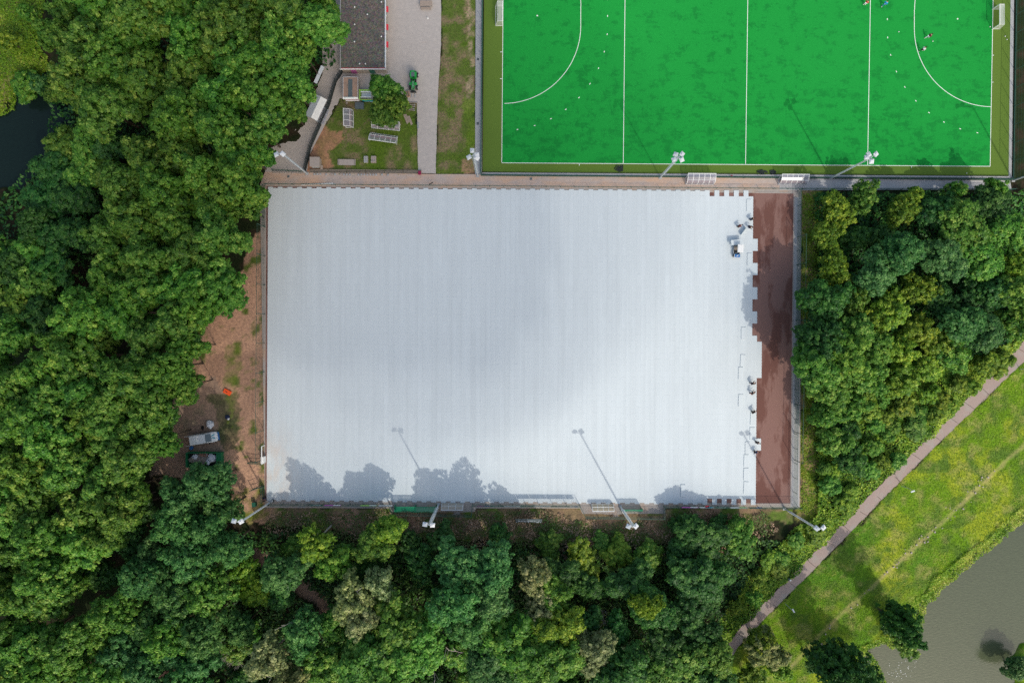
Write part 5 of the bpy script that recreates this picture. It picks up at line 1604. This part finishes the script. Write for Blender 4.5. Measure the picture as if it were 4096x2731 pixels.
FE = [  # bottom wood, one by one
    (885, 1222, 46, 'broad', 'leaf_yellow', .78), (858, 1262, 44, 'broad', 'leaf_mid', .85), (728, 1240, 46, 'feathery', 'leaf_yellow', 1.05), (672, 1260, 38, 'bushy', 'leaf_mid', 1.3), (765, 1295, 40, 'broad', 'leaf_mid', .95), (648, 1325, 58, 'airy', 'leaf_blue', .95),
    (556, 1318, 36, 'bushy', 'leaf_yellow', .9), (580, 1370, 42, 'bushy', 'leaf_yellow', 1.0), (850, 1320, 44, 'scrub', 'leaf_dark', 1.0), (940, 1255, 36, 'scrub', 'leaf_dark', .8), (1020, 1240, 40, 'scrub', 'leaf_dark', .8), (970, 1300, 45, 'scrub', 'leaf_dark', 1.0),
    (1060, 1300, 62, 'airy', 'leaf_blue', 1.12), (1125, 1310, 58, 'airy', 'leaf_blue', 1.2), (1150, 1240, 34, 'scrub', 'leaf_dark', .6), (1050, 1375, 66, 'airy', 'leaf_blue', 1.3), (1140, 1375, 60, 'airy', 'leaf_blue', 1.2), (1090, 1440, 62, 'airy', 'leaf_blue', 1.1), (1215, 1330, 46, 'feathery', 'leaf_pale', 1.1),
    (1240, 1395, 46, 'feathery', 'leaf_pale', 1.0), (1262, 1360, 50, 'broad', 'leaf_mid', .9), (1190, 1480, 75, 'broad', 'leaf_mid', 1.15), (1270, 1440, 62, 'broad', 'leaf_yellow', 1.1), (1265, 1525, 70, 'broad', 'leaf_mid', 1.2), (1120, 1540, 75, 'airy', 'leaf_blue', 1.1),
    (905, 1450, 78, 'broad', 'leaf_mid', 1.15), (850, 1520, 76, 'broad', 'leaf_mid', 1.2), (960, 1500, 78, 'broad', 'leaf_mid', 1.2), (900, 1568, 70, 'broad', 'leaf_mid', 1.2), (800, 1375, 60, 'feathery', 'leaf_pale', 1.25), (830, 1425, 52, 'feathery', 'leaf_pale', 1.3), (872, 1352, 40, 'feathery', 'leaf_pale', 1.1),
    (620, 1515, 54, 'feathery', 'leaf_pale', 1.3), (690, 1450, 60, 'airy', 'leaf_blue', 1.1), (660, 1570, 60, 'feathery', 'leaf_pale', 1.2), (745, 1530, 56, 'broad', 'leaf_mid', 1.0), (560, 1440, 40, 'airy', 'leaf_blue', .9), (760, 1440, 44, 'airy', 'leaf_mid', .9),
    (1335, 1300, 54, 'scrub', 'leaf_yellow', .6), (1262, 1258, 38, 'scrub', 'leaf_mid', .4), (1290, 1330, 46, 'broad', 'leaf_dark', .65), (1350, 1345, 40, 'broad', 'leaf_dark', .5), (1425, 1272, 42, 'scrub', 'leaf_yellow', .5), (1480, 1285, 46, 'scrub', 'leaf_mid', .5),
    (1385, 1245, 28, 'scrub', 'leaf_mid', .3), (1450, 1340, 50, 'broad', 'leaf_dark', .7), (1500, 1400, 60, 'broad', 'leaf_dark', .85), (1488, 1392, 40, 'broad', 'leaf_yellow', 1.0), (1370, 1500, 54, 'feathery', 'leaf_pale', 1.0), (1345, 1430, 40, 'broad', 'leaf_dark', .6), (1420, 1450, 40, 'broad', 'leaf_dark', .6),
    (1440, 1530, 62, 'broad', 'leaf_dark', .95), (1530, 1480, 50, 'broad', 'leaf_dark', .8), (1515, 1555, 50, 'airy', 'leaf_mid', .8), (1620, 1240, 56, 'broad', 'leaf_dark', .52), (1560, 1275, 46, 'scrub', 'leaf_dark', .8), (1590, 1330, 60, 'broad', 'leaf_dark', .75), (1640, 1330, 46, 'broad', 'leaf_dark', .6),
    (1700, 1250, 50, 'scrub', 'leaf_mid', .7), (1580, 1410, 52, 'broad', 'leaf_dark', .75), (1620, 1460, 46, 'airy', 'leaf_dark', .7), (1570, 1530, 56, 'broad', 'leaf_mid', .85), (1640, 1510, 46, 'broad', 'leaf_mid', .8), (1765, 1500, 52, 'scrub', 'leaf_pale', 1.2), (1745, 1475, 36, 'scrub', 'leaf_yellow', 1.2), (1800, 1540, 36, 'scrub', 'leaf_yellow', .8),
    (1650, 1570, 50, 'broad', 'leaf_dark', .8), (1740, 1555, 40, 'bushy', 'leaf_yellow', 1.1),
    (2076, 1440, 50, 'scrub', 'leaf_dark', 2.0), (2092, 1475, 42, 'scrub', 'leaf_mid', .7), (2062, 1428, 46, 'scrub', 'leaf_dark', 1.0), (1918, 1520, 52, 'scrub', 'leaf_dark', 1.0), (1930, 1530, 58, 'scrub', 'leaf_dark', 2.2), (1990, 1572, 44, 'scrub', 'leaf_dark', 1.3), (2356, 1550, 40, 'scrub', 'leaf_blue', .7),
    # right wood
    (1920, 485, 46, 'scrub', 'leaf_yellow', 1.05), (1900, 545, 38, 'scrub', 'leaf_yellow', 1.0), (1990, 455, 40, 'scrub', 'leaf_mid', 1.0), (2070, 480, 44, 'scrub', 'leaf_yellow', 1.05), (2030, 540, 40, 'scrub', 'leaf_dark', .7), (1975, 540, 40, 'scrub', 'leaf_dark', .7), (1925, 610, 44, 'scrub', 'leaf_yellow', 1.05),
    (2070, 575, 56, 'airy', 'leaf_blue', 1.0), (2030, 620, 50, 'airy', 'leaf_blue', .85), (1985, 640, 40, 'scrub', 'leaf_mid', .9), (2165, 490, 46, 'airy', 'leaf_dark', .6), (2220, 530, 62, 'airy', 'leaf_mid', .75), (2285, 480, 50, 'airy', 'leaf_dark', .65), (2180, 590, 52, 'airy', 'leaf_blue', .85), (2330, 520, 56, 'airy', 'leaf_mid', .75),
    (2280, 590, 56, 'airy', 'leaf_mid', .7), (2340, 600, 46, 'scrub', 'leaf_yellow', 1.3), (2110, 660, 46, 'scrub', 'leaf_yellow', 1.15), (2160, 690, 46, 'scrub', 'leaf_dark', 1.0), (1905, 700, 54, 'airy', 'leaf_dark', .85), (1955, 690, 44, 'scrub', 'leaf_mid', 1.1), (2050, 715, 54, 'scrub', 'leaf_yellow', 1.15), (2000, 730, 44, 'scrub', 'leaf_yellow', 1.0),
    (1955, 760, 52, 'airy', 'leaf_mid', .85), (1890, 790, 58, 'airy', 'leaf_dark', 1.05), (1880, 845, 56, 'broad', 'leaf_mid', 1.08), (1950, 830, 60, 'airy', 'leaf_mid', 1.05), (2010, 800, 48, 'airy', 'leaf_mid', .75), (1915, 900, 50, 'airy', 'leaf_mid', .85), (1985, 870, 50, 'scrub', 'leaf_mid', 1.3), (2060, 800, 46, 'scrub', 'leaf_yellow', 1.15), (2110, 760, 46, 'scrub', 'leaf_yellow', 1.0),
    (2230, 690, 50, 'scrub', 'leaf_dark', .9), (2290, 680, 56, 'scrub', 'leaf_dark', 1.2), (2220, 750, 50, 'airy', 'leaf_blue', .8), (2280, 760, 46, 'airy', 'leaf_blue', .75), (2340, 680, 50, 'airy', 'leaf_mid', .8), (2160, 790, 38, 'bushy', 'leaf_yellow', 1.2), (2335, 740, 40, 'bushy', 'leaf_mid', 1.5), (2190, 815, 42, 'bushy', 'leaf_mid', 1.2),
    (1905, 960, 44, 'scrub', 'leaf_mid', 1.1), (1960, 940, 44, 'scrub', 'leaf_mid', 1.0), (1925, 1010, 40, 'bushy', 'leaf_mid', 1.3), (2080, 870, 40, 'bushy', 'leaf_yellow', 1.2), (2140, 850, 40, 'bushy', 'leaf_yellow', 1.0), (1960, 1060, 34, 'bushy', 'leaf_dark', 1.0), (1950, 990, 34, 'bushy', 'leaf_dark', .9),
    (2285, 430, 26, 'bushy', 'leaf_mid', 1.5), (2205, 437, 24, 'bushy', 'leaf_mid', 1.3), (2110, 442, 22, 'bushy', 'leaf_yellow', 1.2),
    (1560, 1212, 26, 'scrub', 'leaf_dark', .3), (1600, 1204, 27, 'scrub', 'leaf_dark', .3), (1648, 1206, 26, 'scrub', 'leaf_dark', .28), (1695, 1208, 24, 'scrub', 'leaf_mid', .28),
    (25, 775, 50, 'broad', 'leaf_mid', .95), (92, 738, 44, 'broad', 'leaf_dark', .8), (318, 1165, 40, 'airy', 'leaf_dark', .75), (285, 1245, 42, 'airy', 'leaf_dark', .75), (235, 1330, 44, 'airy', 'leaf_dark', .8),
    # lawn tree, trees at the left bank
    (883, 205, 42, 'broad', 'leaf_mid', .68), (878, 262, 36, 'broad', 'leaf_mid', .55), (905, 240, 26, 'bushy', 'leaf_mid', 1.5),
    (100, 95, 20, 'bushy', 'leaf_mid', 1.0), (20, 185, 38, 'bushy', 'leaf_mid', 1.1), (60, 170, 30, 'bushy', 'leaf_blue', 1.0), (140, 22, 42, 'broad', 'leaf_mid', .9), (118, 75, 34, 'broad', 'leaf_mid', .8), (90, 205, 26, 'bushy', 'leaf_mid', .9), (50, 20, 22, 'bushy', 'leaf_mid', .9), (12, 90, 26, 'bushy', 'leaf_yellow', .8),
]
for f in FE:
    add_tree(*f)

# shrubs on the slope between the right wood and the path
r7 = random.Random(77)
slope = [(1880, 1000), (2000, 900), (2150, 880), (2330, 790), (2352, 770), (2352, 800), (2300, 850), (2180, 960), (2020, 1110), (1920, 1210), (1800, 1330), (1700, 1430), (1690, 1400), (1790, 1260), (1880, 1200), (1872, 1100)]
SP = np.array(slope, float)
def inside(poly, x, y):
    return bool(pip(np.array([x], float), np.array([y], float), poly)[0])
cnt = 0; tries = 0
pts_ = []
while cnt < 46 and tries < 4000:
    tries += 1
    x = r7.uniform(1680, 2352); y = r7.uniform(770, 1430)
    if not inside(slope, x, y) or any(math.hypot(x - a, y - b_) < 24 for a, b_ in pts_):
        continue
    pts_.append((x, y)); cnt += 1
    add_tree(x, y, r7.uniform(17, 27), 'bushy', r7.choice(['leaf_yellow', 'leaf_yellow', 'leaf_yellow', 'leaf_mid']), r7.uniform(.35, .6))

# the big wood at the left: bright tall belt, darker low trees towards the pond, bluish trees at the bottom
BELT = [(800, -60), (790, 60), (770, 110), (722, 130), (738, 225), (690, 290), (640, 330), (608, 400), (588, 470), (580, 560), (540, 650), (535, 700), (470, 790), (455, 900), (420, 950), (405, 1020), (350, 1060), (330, 1160),
        (250, 1290), (190, 1400), (190, 1640), (-60, 1640), (-60, 800), (90, 790), (160, 650), (235, 450), (300, 330), (380, 250), (300, 300), (210, 300), (110, 200), (95, 110), (150, 30), (160, -60)]
LOW = [(110, 300), (230, 300), (310, 320), (240, 440), (200, 560), (150, 660), (60, 740), (-60, 800), (-60, 560), (0, 545), (45, 480), (45, 380), (110, 350)]
BLUE = [(350, 1080), (440, 1060), (540, 1070), (550, 1190), (560, 1260), (500, 1330), (530, 1420), (480, 1560), (420, 1640), (190, 1640), (200, 1400), (260, 1300), (340, 1170)]
def fill(poly, r0, r1, sep, kd, mats, s0, s1, seed, avoid=(), margin=0.55):
    rr = random.Random(seed); out = []
    xs = [p[0] for p in poly]; ys = [p[1] for p in poly]
    for _ in range(9000):
        x = rr.uniform(min(xs), max(xs)); y = rr.uniform(min(ys), max(ys)); r = rr.uniform(r0, r1)
        if not inside(poly, x, y):
            continue
        if any(math.hypot(x - a, y - b_) < sep * (r + c) for a, b_, c in out + list(avoid)):
            continue
        if not all(inside(poly, x + r * margin * math.cos(t), y + r * margin * math.sin(t)) for t in np.arange(0, 6.28, 0.785)):
            continue
        out.append((x, y, r))
        add_tree(x, y, r, kd, rr.choice(mats), rr.uniform(s0, s1))
    return out


o1 = fill(BELT, 54, 66, 0.56, 'broad', ['leaf_mid'], 1.12, 1.42, 5, margin=0.75)
o1 += fill(BELT, 34, 46, 0.60, 'broad', ['leaf_mid'], 1.0, 1.2, 15, o1, margin=0.9)
o2 = fill(LOW, 40, 58, 0.58, 'broad', ['leaf_dark', 'leaf_dark', 'leaf_mid'], .6, .8, 6, o1, margin=0.5)
o3 = fill(BLUE, 46, 62, 0.56, 'airy', ['leaf_blue', 'leaf_blue', 'leaf_mid'], .95, 1.3, 7, o1, margin=0.6)
# low dark growth in gaps of the bottom wood
allp = [((t[0]), (t[1]), t[2]) for t in TREES]
GAP = W([(1000, 2260), (1300, 2230), (2900, 2200), (2850, 2500), (2750, 2760), (850, 2760), (900, 2400)])
rr = random.Random(12); ng = 0
for _ in range(3000):
    x = rr.uniform(-55, 42); y = rr.uniform(-66, -36); r = rr.uniform(1.8, 3.0)
    if not inside(GAP, x, y) or any(math.hypot(x - a, y - b_) < 0.75 * (r + c) for a, b_, c in allp):
        continue
    allp.append((x, y, r)); TREES.append([x, y, r, 'bushy', rr.choice(['leaf_dark', 'leaf_dark', 'leaf_mid']), rr.uniform(.6, 1.1), (1, 1, 1)]); ng += 1

LM = [('the dark pond', 120, 520), ('the top left grass corner', 60, 80), ('the clubhouse roof', 1380, 130), ('the storage canopy', 1270, 430), ('the mast at the paved corner', 1100, 620),
      ('the top left pitch corner', 1060, 760), ('the left dirt strip', 950, 1250), ('the orange case', 905, 1560), ('the white van', 800, 1740), ('the green skip', 830, 1850), ('the bottom left pitch corner', 1030, 2050),
      ('the left picture edge at mid height', 0, 1300), ('the lower left picture corner', 0, 2731), ('the bottom left orange roof corner', 680, 2700), ('the large green goals', 1660, 2060), ('the grey slope board', 2110, 2110),
      ('the single green goal', 2520, 2080), ('the five square holes', 2900, 2080), ('the red-brown strip', 3190, 1350), ('the shrub corner below the walkway', 3330, 830), ('the hockey pitch corner at the right', 4050, 800),
      ('the upper end of the path', 4050, 1400), ('the middle bend of the path', 3550, 1900), ('the lower end of the path', 2900, 2600), ('the river', 3800, 2500), ('the bottom picture edge at its middle', 2048, 2731), ('the lawn equipment', 1535, 480),
      ('the dead branches', 2350, 2420), ('the woodland path', 1230, 2390), ('the upper left dense crowns', 500, 350), ('the heart of the left wood', 480, 1350), ('the lower left dense crowns', 250, 2150), ('the right picture edge', 4096, 1050), ('the top picture edge above the left wood', 700, 0), ('the widest part of the left wood', 700, 800), ('the left wood below its middle', 300, 1750), ('the narrowing of the dirt strip', 780, 1300), ('the shrub slope above the lower path', 3150, 2200), ('the shrub slope beside the path', 3450, 1750), ('the darker trees in the left corner', 450, 2450)]
ORD = ['closest to', 'second closest to', 'third closest to', 'fourth closest to', 'fifth closest to', 'sixth closest to', 'seventh closest to', 'eighth closest to', 'ninth closest to', 'tenth closest to', 'eleventh closest to', 'twelfth closest to', 'thirteenth closest to', 'fourteenth closest to', 'fifteenth closest to', 'sixteenth closest to', 'seventeenth closest to', 'eighteenth closest to', 'nineteenth closest to', 'twentieth closest to', 'furthest grown from']
LOOK = {'leaf_mid': 'mid green', 'leaf_blue': 'bluish green', 'leaf_pale': 'pale olive', 'leaf_yellow': 'yellow-green', 'leaf_dark': 'dark green'}
SHAPE = {'broad': 'round-crowned tree', 'airy': 'loose-crowned tree', 'feathery': 'feathery tree with pale branches', 'bushy': 'bushy shrub', 'scrub': 'ragged scrub thicket'}
CAT = {'broad': 'tree', 'airy': 'tree', 'feathery': 'tree', 'bushy': 'shrub', 'scrub': 'thicket'}
MUL = {'leaf_mid': (1, 1, 1), 'leaf_blue': (1, 1, 1)}
near = {}
for ti, t in enumerate(TREES):
    zt = KIND[t[3]][3] * t[5] + 1.5
    px = 2048 + t[0] * S * H / (H - zt); py = 1365.5 - t[1] * S * H / (H - zt)
    best = min(LM, key=lambda l: math.hypot(px - l[1], py - l[2]))
    near.setdefault((best[0], t[3], t[4]), []).append((math.hypot(px - best[1], py - best[2]), ti))
labels = {}
for (lm, kd, mt), lst in near.items():
    lst.sort()
    for k, (_, ti) in enumerate(lst):
        labels[ti] = f"{LOOK[mt]} {SHAPE[kd]} {ORD[min(k, 20)] if len(lst) > 1 else 'beside'} {lm}"
cache = {}
rt = random.Random(99)
def with_mat(me, mat):
    if me.materials[0] is mat:
        return me
    key = (me.name, mat.name)
    if key not in cache:
        c = me.copy(); c.materials[0] = mat; cache[key] = c
    return cache[key]


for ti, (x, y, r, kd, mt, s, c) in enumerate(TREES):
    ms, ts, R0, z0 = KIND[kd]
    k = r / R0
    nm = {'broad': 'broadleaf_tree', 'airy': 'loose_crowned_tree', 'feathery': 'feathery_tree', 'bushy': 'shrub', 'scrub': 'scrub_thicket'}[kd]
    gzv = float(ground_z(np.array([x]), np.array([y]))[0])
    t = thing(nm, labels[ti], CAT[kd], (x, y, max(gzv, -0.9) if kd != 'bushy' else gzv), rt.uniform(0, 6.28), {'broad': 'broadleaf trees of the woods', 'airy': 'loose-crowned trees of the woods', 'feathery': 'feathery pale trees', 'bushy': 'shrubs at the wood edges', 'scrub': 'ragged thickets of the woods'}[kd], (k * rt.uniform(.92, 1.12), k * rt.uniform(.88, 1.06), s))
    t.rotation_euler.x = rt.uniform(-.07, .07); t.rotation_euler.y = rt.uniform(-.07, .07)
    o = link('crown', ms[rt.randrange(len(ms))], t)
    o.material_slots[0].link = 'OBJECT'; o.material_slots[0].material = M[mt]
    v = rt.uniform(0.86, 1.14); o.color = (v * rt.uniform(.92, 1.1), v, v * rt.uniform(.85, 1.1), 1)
    link('trunk', ts[rt.randrange(2)], t)

# bare dead tree in the bottom wood
def dead(label, disp, s, seed, pale=True):
    q = P(*D(*disp), 4); r = random.Random(seed)
    t = thing('dead_tree', label, 'dead tree', (q.x, q.y, 0)); tk = MB(); br = MB()
    tk.tube((0, 0, 0), (0.2, 0.3, 4 * s), 0.16, 0.10, 7)
    def grow(p, d, L, rad, lvl):
        e = p + d * L; br.tube(p, e, rad, rad * 0.6, 5)
        if lvl == 0: return
        for _ in range(3):
            nd = (d + Vector((r.uniform(-.8, .8), r.uniform(-.8, .8), r.uniform(-.25, .45)))).normalized()
            grow(p + d * L * r.uniform(.5, 1), nd, L * 0.72, rad * 0.6, lvl - 1)
    for i in range(7):
        a = i * 0.9 + r.uniform(-.2, .2); grow(Vector((0.1, 0.2, 2.6 * s + i * .2)), Vector((math.cos(a), math.sin(a), 0.7)).normalized(), 1.7 * s, 0.065, 3)
    tk.build('trunk', M['pale_bark'], t); br.build('branch', M['pale_bark'], t)


dead('bare grey dead tree standing in the dark gap of the bottom wood', (1322, 1440), 1.25, 3)
dead('smaller bare branches right of the grey dead tree', (1388, 1432), 1.0, 8)
dead('bare twigs poking out at the left of the lower woodland path', (538, 1500), .9, 5)
def branches(label, disp, z, seed):
    q = P(*D(*disp), z); r = random.Random(seed); t = thing('birch_limb', label, 'branch', (q.x, q.y, 0))
    mb = MB(); cur = Vector((0, 0, z - 4)); d = Vector((r.uniform(-1, 1), r.uniform(-1, 1), 0.8)).normalized()
    mb2 = MB()
    for i in range(7):
        e = cur + d * 1.0; mb.tube(cur, e, 0.085 - .008 * i, 0.078 - .008 * i, 6)
        mb2.tube(cur, cur + Vector((r.uniform(-1.6, 1.6), r.uniform(-1.6, 1.6), 1.3)), 0.04, 0.02, 5)
        cur = e; d = (d + Vector((r.uniform(-.5, .5), r.uniform(-.5, .5), .25))).normalized()
    mb.build('limb', M['pale_bark'], t); mb2.build('twig', M['pale_bark'], t)


for k, (dsp, z, lab) in enumerate((((795, 1385), 13.5, 'pale birch limb showing right of the woodland path'), ((620, 1530), 13.5, 'pale birch limb in the tree at the bottom left'), ((985, 1545), 12.5, 'pale limb at the bottom edge, left one'), ((1060, 1520), 12.0, 'pale limb at the bottom edge, right one'), ((700, 1420), 11, 'thin pale limb below the woodland path'))):
    branches(lab, dsp, z, k + 40)

# ------------------------------------------------------------------ carpets of leaves and grass
def carpet(name, poly, dens, size, mat, seed, zf, spread=0.3, up=0.9, native_poly=True, asp=0.55, kind='stuff', warp=1.5, avoid=None):
    rg = np.random.default_rng(seed); pw = W(poly) if native_poly else poly
    X = np.array(pw); lo = X.min(0) - 1; hi = X.max(0) + 1
    n = int((hi[0] - lo[0]) * (hi[1] - lo[1]) * dens)
    x = rg.uniform(lo[0], hi[0], n); y = rg.uniform(lo[1], hi[1], n)
    k = pip(x + (fbm(x, y, 2, 31) - .5) * warp, y + (fbm(x, y, 2, 41) - .5) * warp, pw)
    if avoid:
        for a in avoid:
            k &= ~pip(x, y, W(a))
    x, y = x[k], y[k]; n = len(x)
    z, cl = zf(x, y)
    z = z + rg.random(n) * 0.12
    nn = rg.normal(size=(n, 3)) * 0.45; nn[:, 2] += up; nn /= np.linalg.norm(nn, axis=1)[:, None]
    a = np.cross(nn, rg.normal(size=(n, 3))); a /= np.linalg.norm(a, axis=1)[:, None]; b_ = np.cross(nn, a)
    s = size * (0.6 + 0.8 * rg.random(n))[:, None]; p = np.stack([x, y, z], 1)
    V = np.stack([p - a * s, p - b_ * s * asp, p + a * s, p + b_ * s * asp], 1).reshape(-1, 3)
    T = np.clip(cl + rg.normal(0, spread, n), 0, 1)
    me = np_mesh(name, V, np.arange(n * 4).reshape(-1, 4), mat, 4, T)
    o = link(name, me, kind=kind)
    return o


def gzf(x, y):
    return ground_z(x, y)
SLOPE = [(3270, 1500), (3420, 1450), (3700, 1500), (4096, 1340), (4140, 1320), (4047, 1412), (3990, 1470), (3918, 1541), (3846, 1613), (3738, 1730), (3627, 1831), (3495, 1959), (3366, 2094), (3333, 2126), (3235, 2226), (3142, 2331), (3048, 2412), (2974, 2488), (2916, 2558), (2860, 2600),
         (2860, 2500), (3000, 2300), (3150, 2130), (3262, 2060), (3266, 1700)]
carpet('shrub_cover', SLOPE, 34, 0.24, M['leaf_yellow'], 1, lambda x, y: (0.1 + 1.5 * np.clip(fbm(x, y, 3.2, 51, 3) - 0.3, 0, 1) * 1.6, 0.58 + (fbm(x, y, 5, 61) - .5) * 1.1), spread=0.25)
carpet('woodland_cover', [(3240, 775), (4300, 770), (4300, 1380), (4096, 1340), (3700, 1500), (3420, 1450), (3270, 1500), (3250, 1300), (3270, 1000)], 14, 0.30, M['leaf_dark'], 2, lambda x, y: (0.1 + 1.6 * fbm(x, y, 4, 52), 0.5 + (fbm(x, y, 5, 62) - .5)), spread=0.3)
carpet('woodland_cover', [(880, 2120), (1100, 2120), (1400, 2170), (1900, 2190), (2600, 2200), (2850, 2150), (3120, 2150), (3000, 2300), (2860, 2500), (2700, 2900), (700, 2900), (800, 2500), (880, 2300)], 12, 0.30, M['leaf_dark'], 3, lambda x, y: (0.05 + 1.3 * fbm(x, y, 4, 53), 0.5 + (fbm(x, y, 6, 63) - .5) * 1.4), spread=0.3,
       avoid=[[(1000, 2190), (1050, 2200), (1330, 2420), (1300, 2450), (1180, 2370), (1010, 2240)]])
carpet('ivy_cover', [(1090, 2045), (1560, 2050), (1570, 2075), (1890, 2075), (1900, 2045), (2170, 2045), (2250, 2060), (2320, 2080), (2640, 2085), (2660, 2045), (3060, 2050), (3110, 2110), (2900, 2230), (1900, 2230), (1300, 2190), (1050, 2120)], 24, 0.17, M['litter'], 4,
       lambda x, y: (0.05 + 0.5 * fbm(x, y, 1.8, 54), 0.50 + (fbm(x, y, 2.2, 64) - .5) * 2.6), spread=0.26, warp=2.5)
carpet('woodland_cover', [(0, 1300), (600, 1300), (1000, 800), (1050, 560), (1250, 380), (1340, 250), (1340, -100), (330, -100), (230, 200), (200, 600), (-100, 900)], 4, 0.4, M['leaf_dark'], 5, lambda x, y: (0.05 + 1.3 * fbm(x, y, 4, 55), 0.5 + 0 * x), spread=0.3)
carpet('strip_grass', [(3205, 770), (3300, 770), (3262, 1300), (3268, 1700), (3272, 2080), (3205, 2050)], 30, 0.15, M['grass_leaf'], 6, lambda x, y: (gzf(x, y) + .03, 0.35 + (fbm(x, y, 2.5, 65) - .5) * 1.5), spread=0.22)
carpet('meadow_grass', [(a, b_) for a, b_ in PATH_R[1:]] + [(2900, 2800), (3560, 2800), (3500, 2663), (3456, 2604), (3530, 2562), (3600, 2550), (3670, 2510), (3690, 2413), (3741, 2378), (3805, 2314), (3886, 2250), (3956, 2192), (4008, 2145), (4130, 2050), (4130, 1430)], 40, 0.085, M['grass_leaf'], 7,
       lambda x, y: (gzf(x, y) + 0.01 + 0.10 * fbm(x, y, 1.2, 56), 0.36 + (fbm(x, y, 6, 66) - .5) * 1.0 + (fbm(x, y, 1.3, 67, 3) - .5) * 1.2), spread=0.13, warp=0.5,
       avoid=[[(a, b_) for a, b_ in ((4110, 1762), (4026, 1830), (3800, 2052), (3560, 2272), (3330, 2482), (3145, 2675), (3155, 2685), (3340, 2498), (3570, 2288), (3810, 2068), (4036, 1846), (4120, 1778))]])
BANK = [(4130, 1990), (4008, 2095), (3956, 2140), (3886, 2195), (3805, 2260), (3730, 2320), (3670, 2400), (3660, 2500), (3590, 2545), (3530, 2540), (3440, 2590), (3490, 2660), (3540, 2800), (3590, 2800), (3520, 2660), (3480, 2610), (3540, 2585), (3620, 2600), (3700, 2530), (3712, 2425), (3760, 2385), (3825, 2325), (3900, 2265), (3970, 2205), (4025, 2155), (4130, 2080)]
carpet('bank_grass', BANK, 60, 0.16, M['grass_leaf'], 8, lambda x, y: (np.maximum(gzf(x, y), -1.1) + 0.1 + 0.35 * fbm(x, y, 1.5, 57), 0.55 + (fbm(x, y, 2.5, 68) - .5) * 1.3), spread=0.2)
carpet('bank_grass', [(0, -100), (200, -100), (170, 60), (160, 140), (190, 240), (215, 262), (60, 335), (45, 440), (-80, 480), (-80, -100)], 40, 0.2, M['grass_leaf'], 9, lambda x, y: (np.maximum(gzf(x, y), -1.1) + 0.1 + 0.3 * fbm(x, y, 1.5, 58), 0.28 + (fbm(x, y, 4, 69) - .5) * 1.1), spread=0.2)
carpet('lawn_grass', LAWN_W, 16, 0.08, M['grass_leaf'], 10, lambda x, y: (gzf(x, y) + 0.02, 0.12 + (fbm(x, y, 3, 70) - .5) * .8), spread=0.2, avoid=MOUNDS)
carpet('lawn_grass', LAWN_E, 16, 0.08, M['grass_leaf'], 11, lambda x, y: (gzf(x, y) + 0.02, 0.12 + (fbm(x, y, 3, 71) - .5) * .8), spread=0.2, warp=0.6)

# the corner of a red-tiled roof at the bottom edge
q = P(690, 2745)
t = thing('red_roof_shed', 'corner of a red-brown shed roof at the bottom edge among the trees', 'shed', (q.x, q.y, 0), math.radians(-38))
mb = MB(); mb.box((0, 0, 1.1), (3.6, 2.6, 2.2)); mb.build('wall', M['wall'], t)
mb = MB(); mb.add([(-2, -1.5, 2.2), (2, -1.5, 2.2), (2, 0, 3.0), (-2, 0, 3.0), (-2, 1.5, 2.2), (2, 1.5, 2.2), (-2, 0, 2.15), (2, 0, 2.15)], [(0, 1, 2, 3), (3, 2, 5, 4), (0, 3, 4, 6), (1, 7, 5, 2), (0, 6, 7, 1), (6, 4, 5, 7)]); mb.build('roof', M['osb'], t)
# pale clods along the trodden trail
mb = MB(); rr = random.Random(14)
for _ in range(60):
    t_ = rr.random(); a = 4026 - t_ * 880 + rr.gauss(0, 14); b_ = 1838 + t_ * 842 + rr.gauss(0, 14); q = P(a, b_); s_ = rr.uniform(.08, .22)
    mb.box((q.x, q.y, float(ground_z(np.array([q.x]), np.array([q.y]))[0]) + .1), (s_ * 1.5, s_, s_ * .8), rr.uniform(0, 3))
mb.build('trail_stones', M['slab'], None, kind='stuff')
# small white specks floating on the river near the bank
mb = MB(); rr = random.Random(4)
for _ in range(46):
    a = rr.gauss(3590, 38); b_ = rr.gauss(2690, 30); q = P(a, b_, -1.1); s_ = rr.uniform(.05, .11)
    mb.box((q.x, q.y, -1.13), (s_, s_, 0.03), rr.uniform(0, 3))
mb.build('floating_specks', M['white'], None, kind='stuff')

# ------------------------------------------------------------------ thin low cumulus overhead, south-east of the place: its shade lies over the upper left
vm = bpy.data.materials.new('cloud_vapour'); vm.use_nodes = True
vt = vm.node_tree; vt.nodes.remove(vt.nodes['Principled BSDF'])
pv = vt.nodes.new('ShaderNodeVolumePrincipled'); pv.inputs['Density'].default_value = 0.011; pv.inputs['Anisotropy'].default_value = 0.6
vt.links.new(pv.outputs[0], vt.nodes['Material Output'].inputs['Volume'])
CA = 330.0
for (px, py), (rx, ry), rz in (((1200, 600), (56, 40), 29), ((1650, 920), (30, 28), 19), ((600, 300), (60, 44), 14), ((1880, 1250), (17, 18), 13), ((1250, 1150), (26, 26), 16), ((2450, 850), (38, 30), 5)):
    for f in (0.5, 0.85, 1.2):
        q = P(px, py)
        cx, cy = q.x + 0.482 * 1.018 * CA, q.y - 0.876 * 1.018 * CA
        bm_ = MB(); bm_.blob((0, 0, 0), (2 * rx * f, 2 * ry * f, 2 * rz * (0.7 + 0.3 * f)), 1, rough=0.0, nu=40, nv=20)
        o = bm_.build('cloud', vm, None, kind='structure'); o.location = (cx + rx * 0.25 * (f - .85), cy - ry * .3 * (f - .85), CA); smooth(o.data)
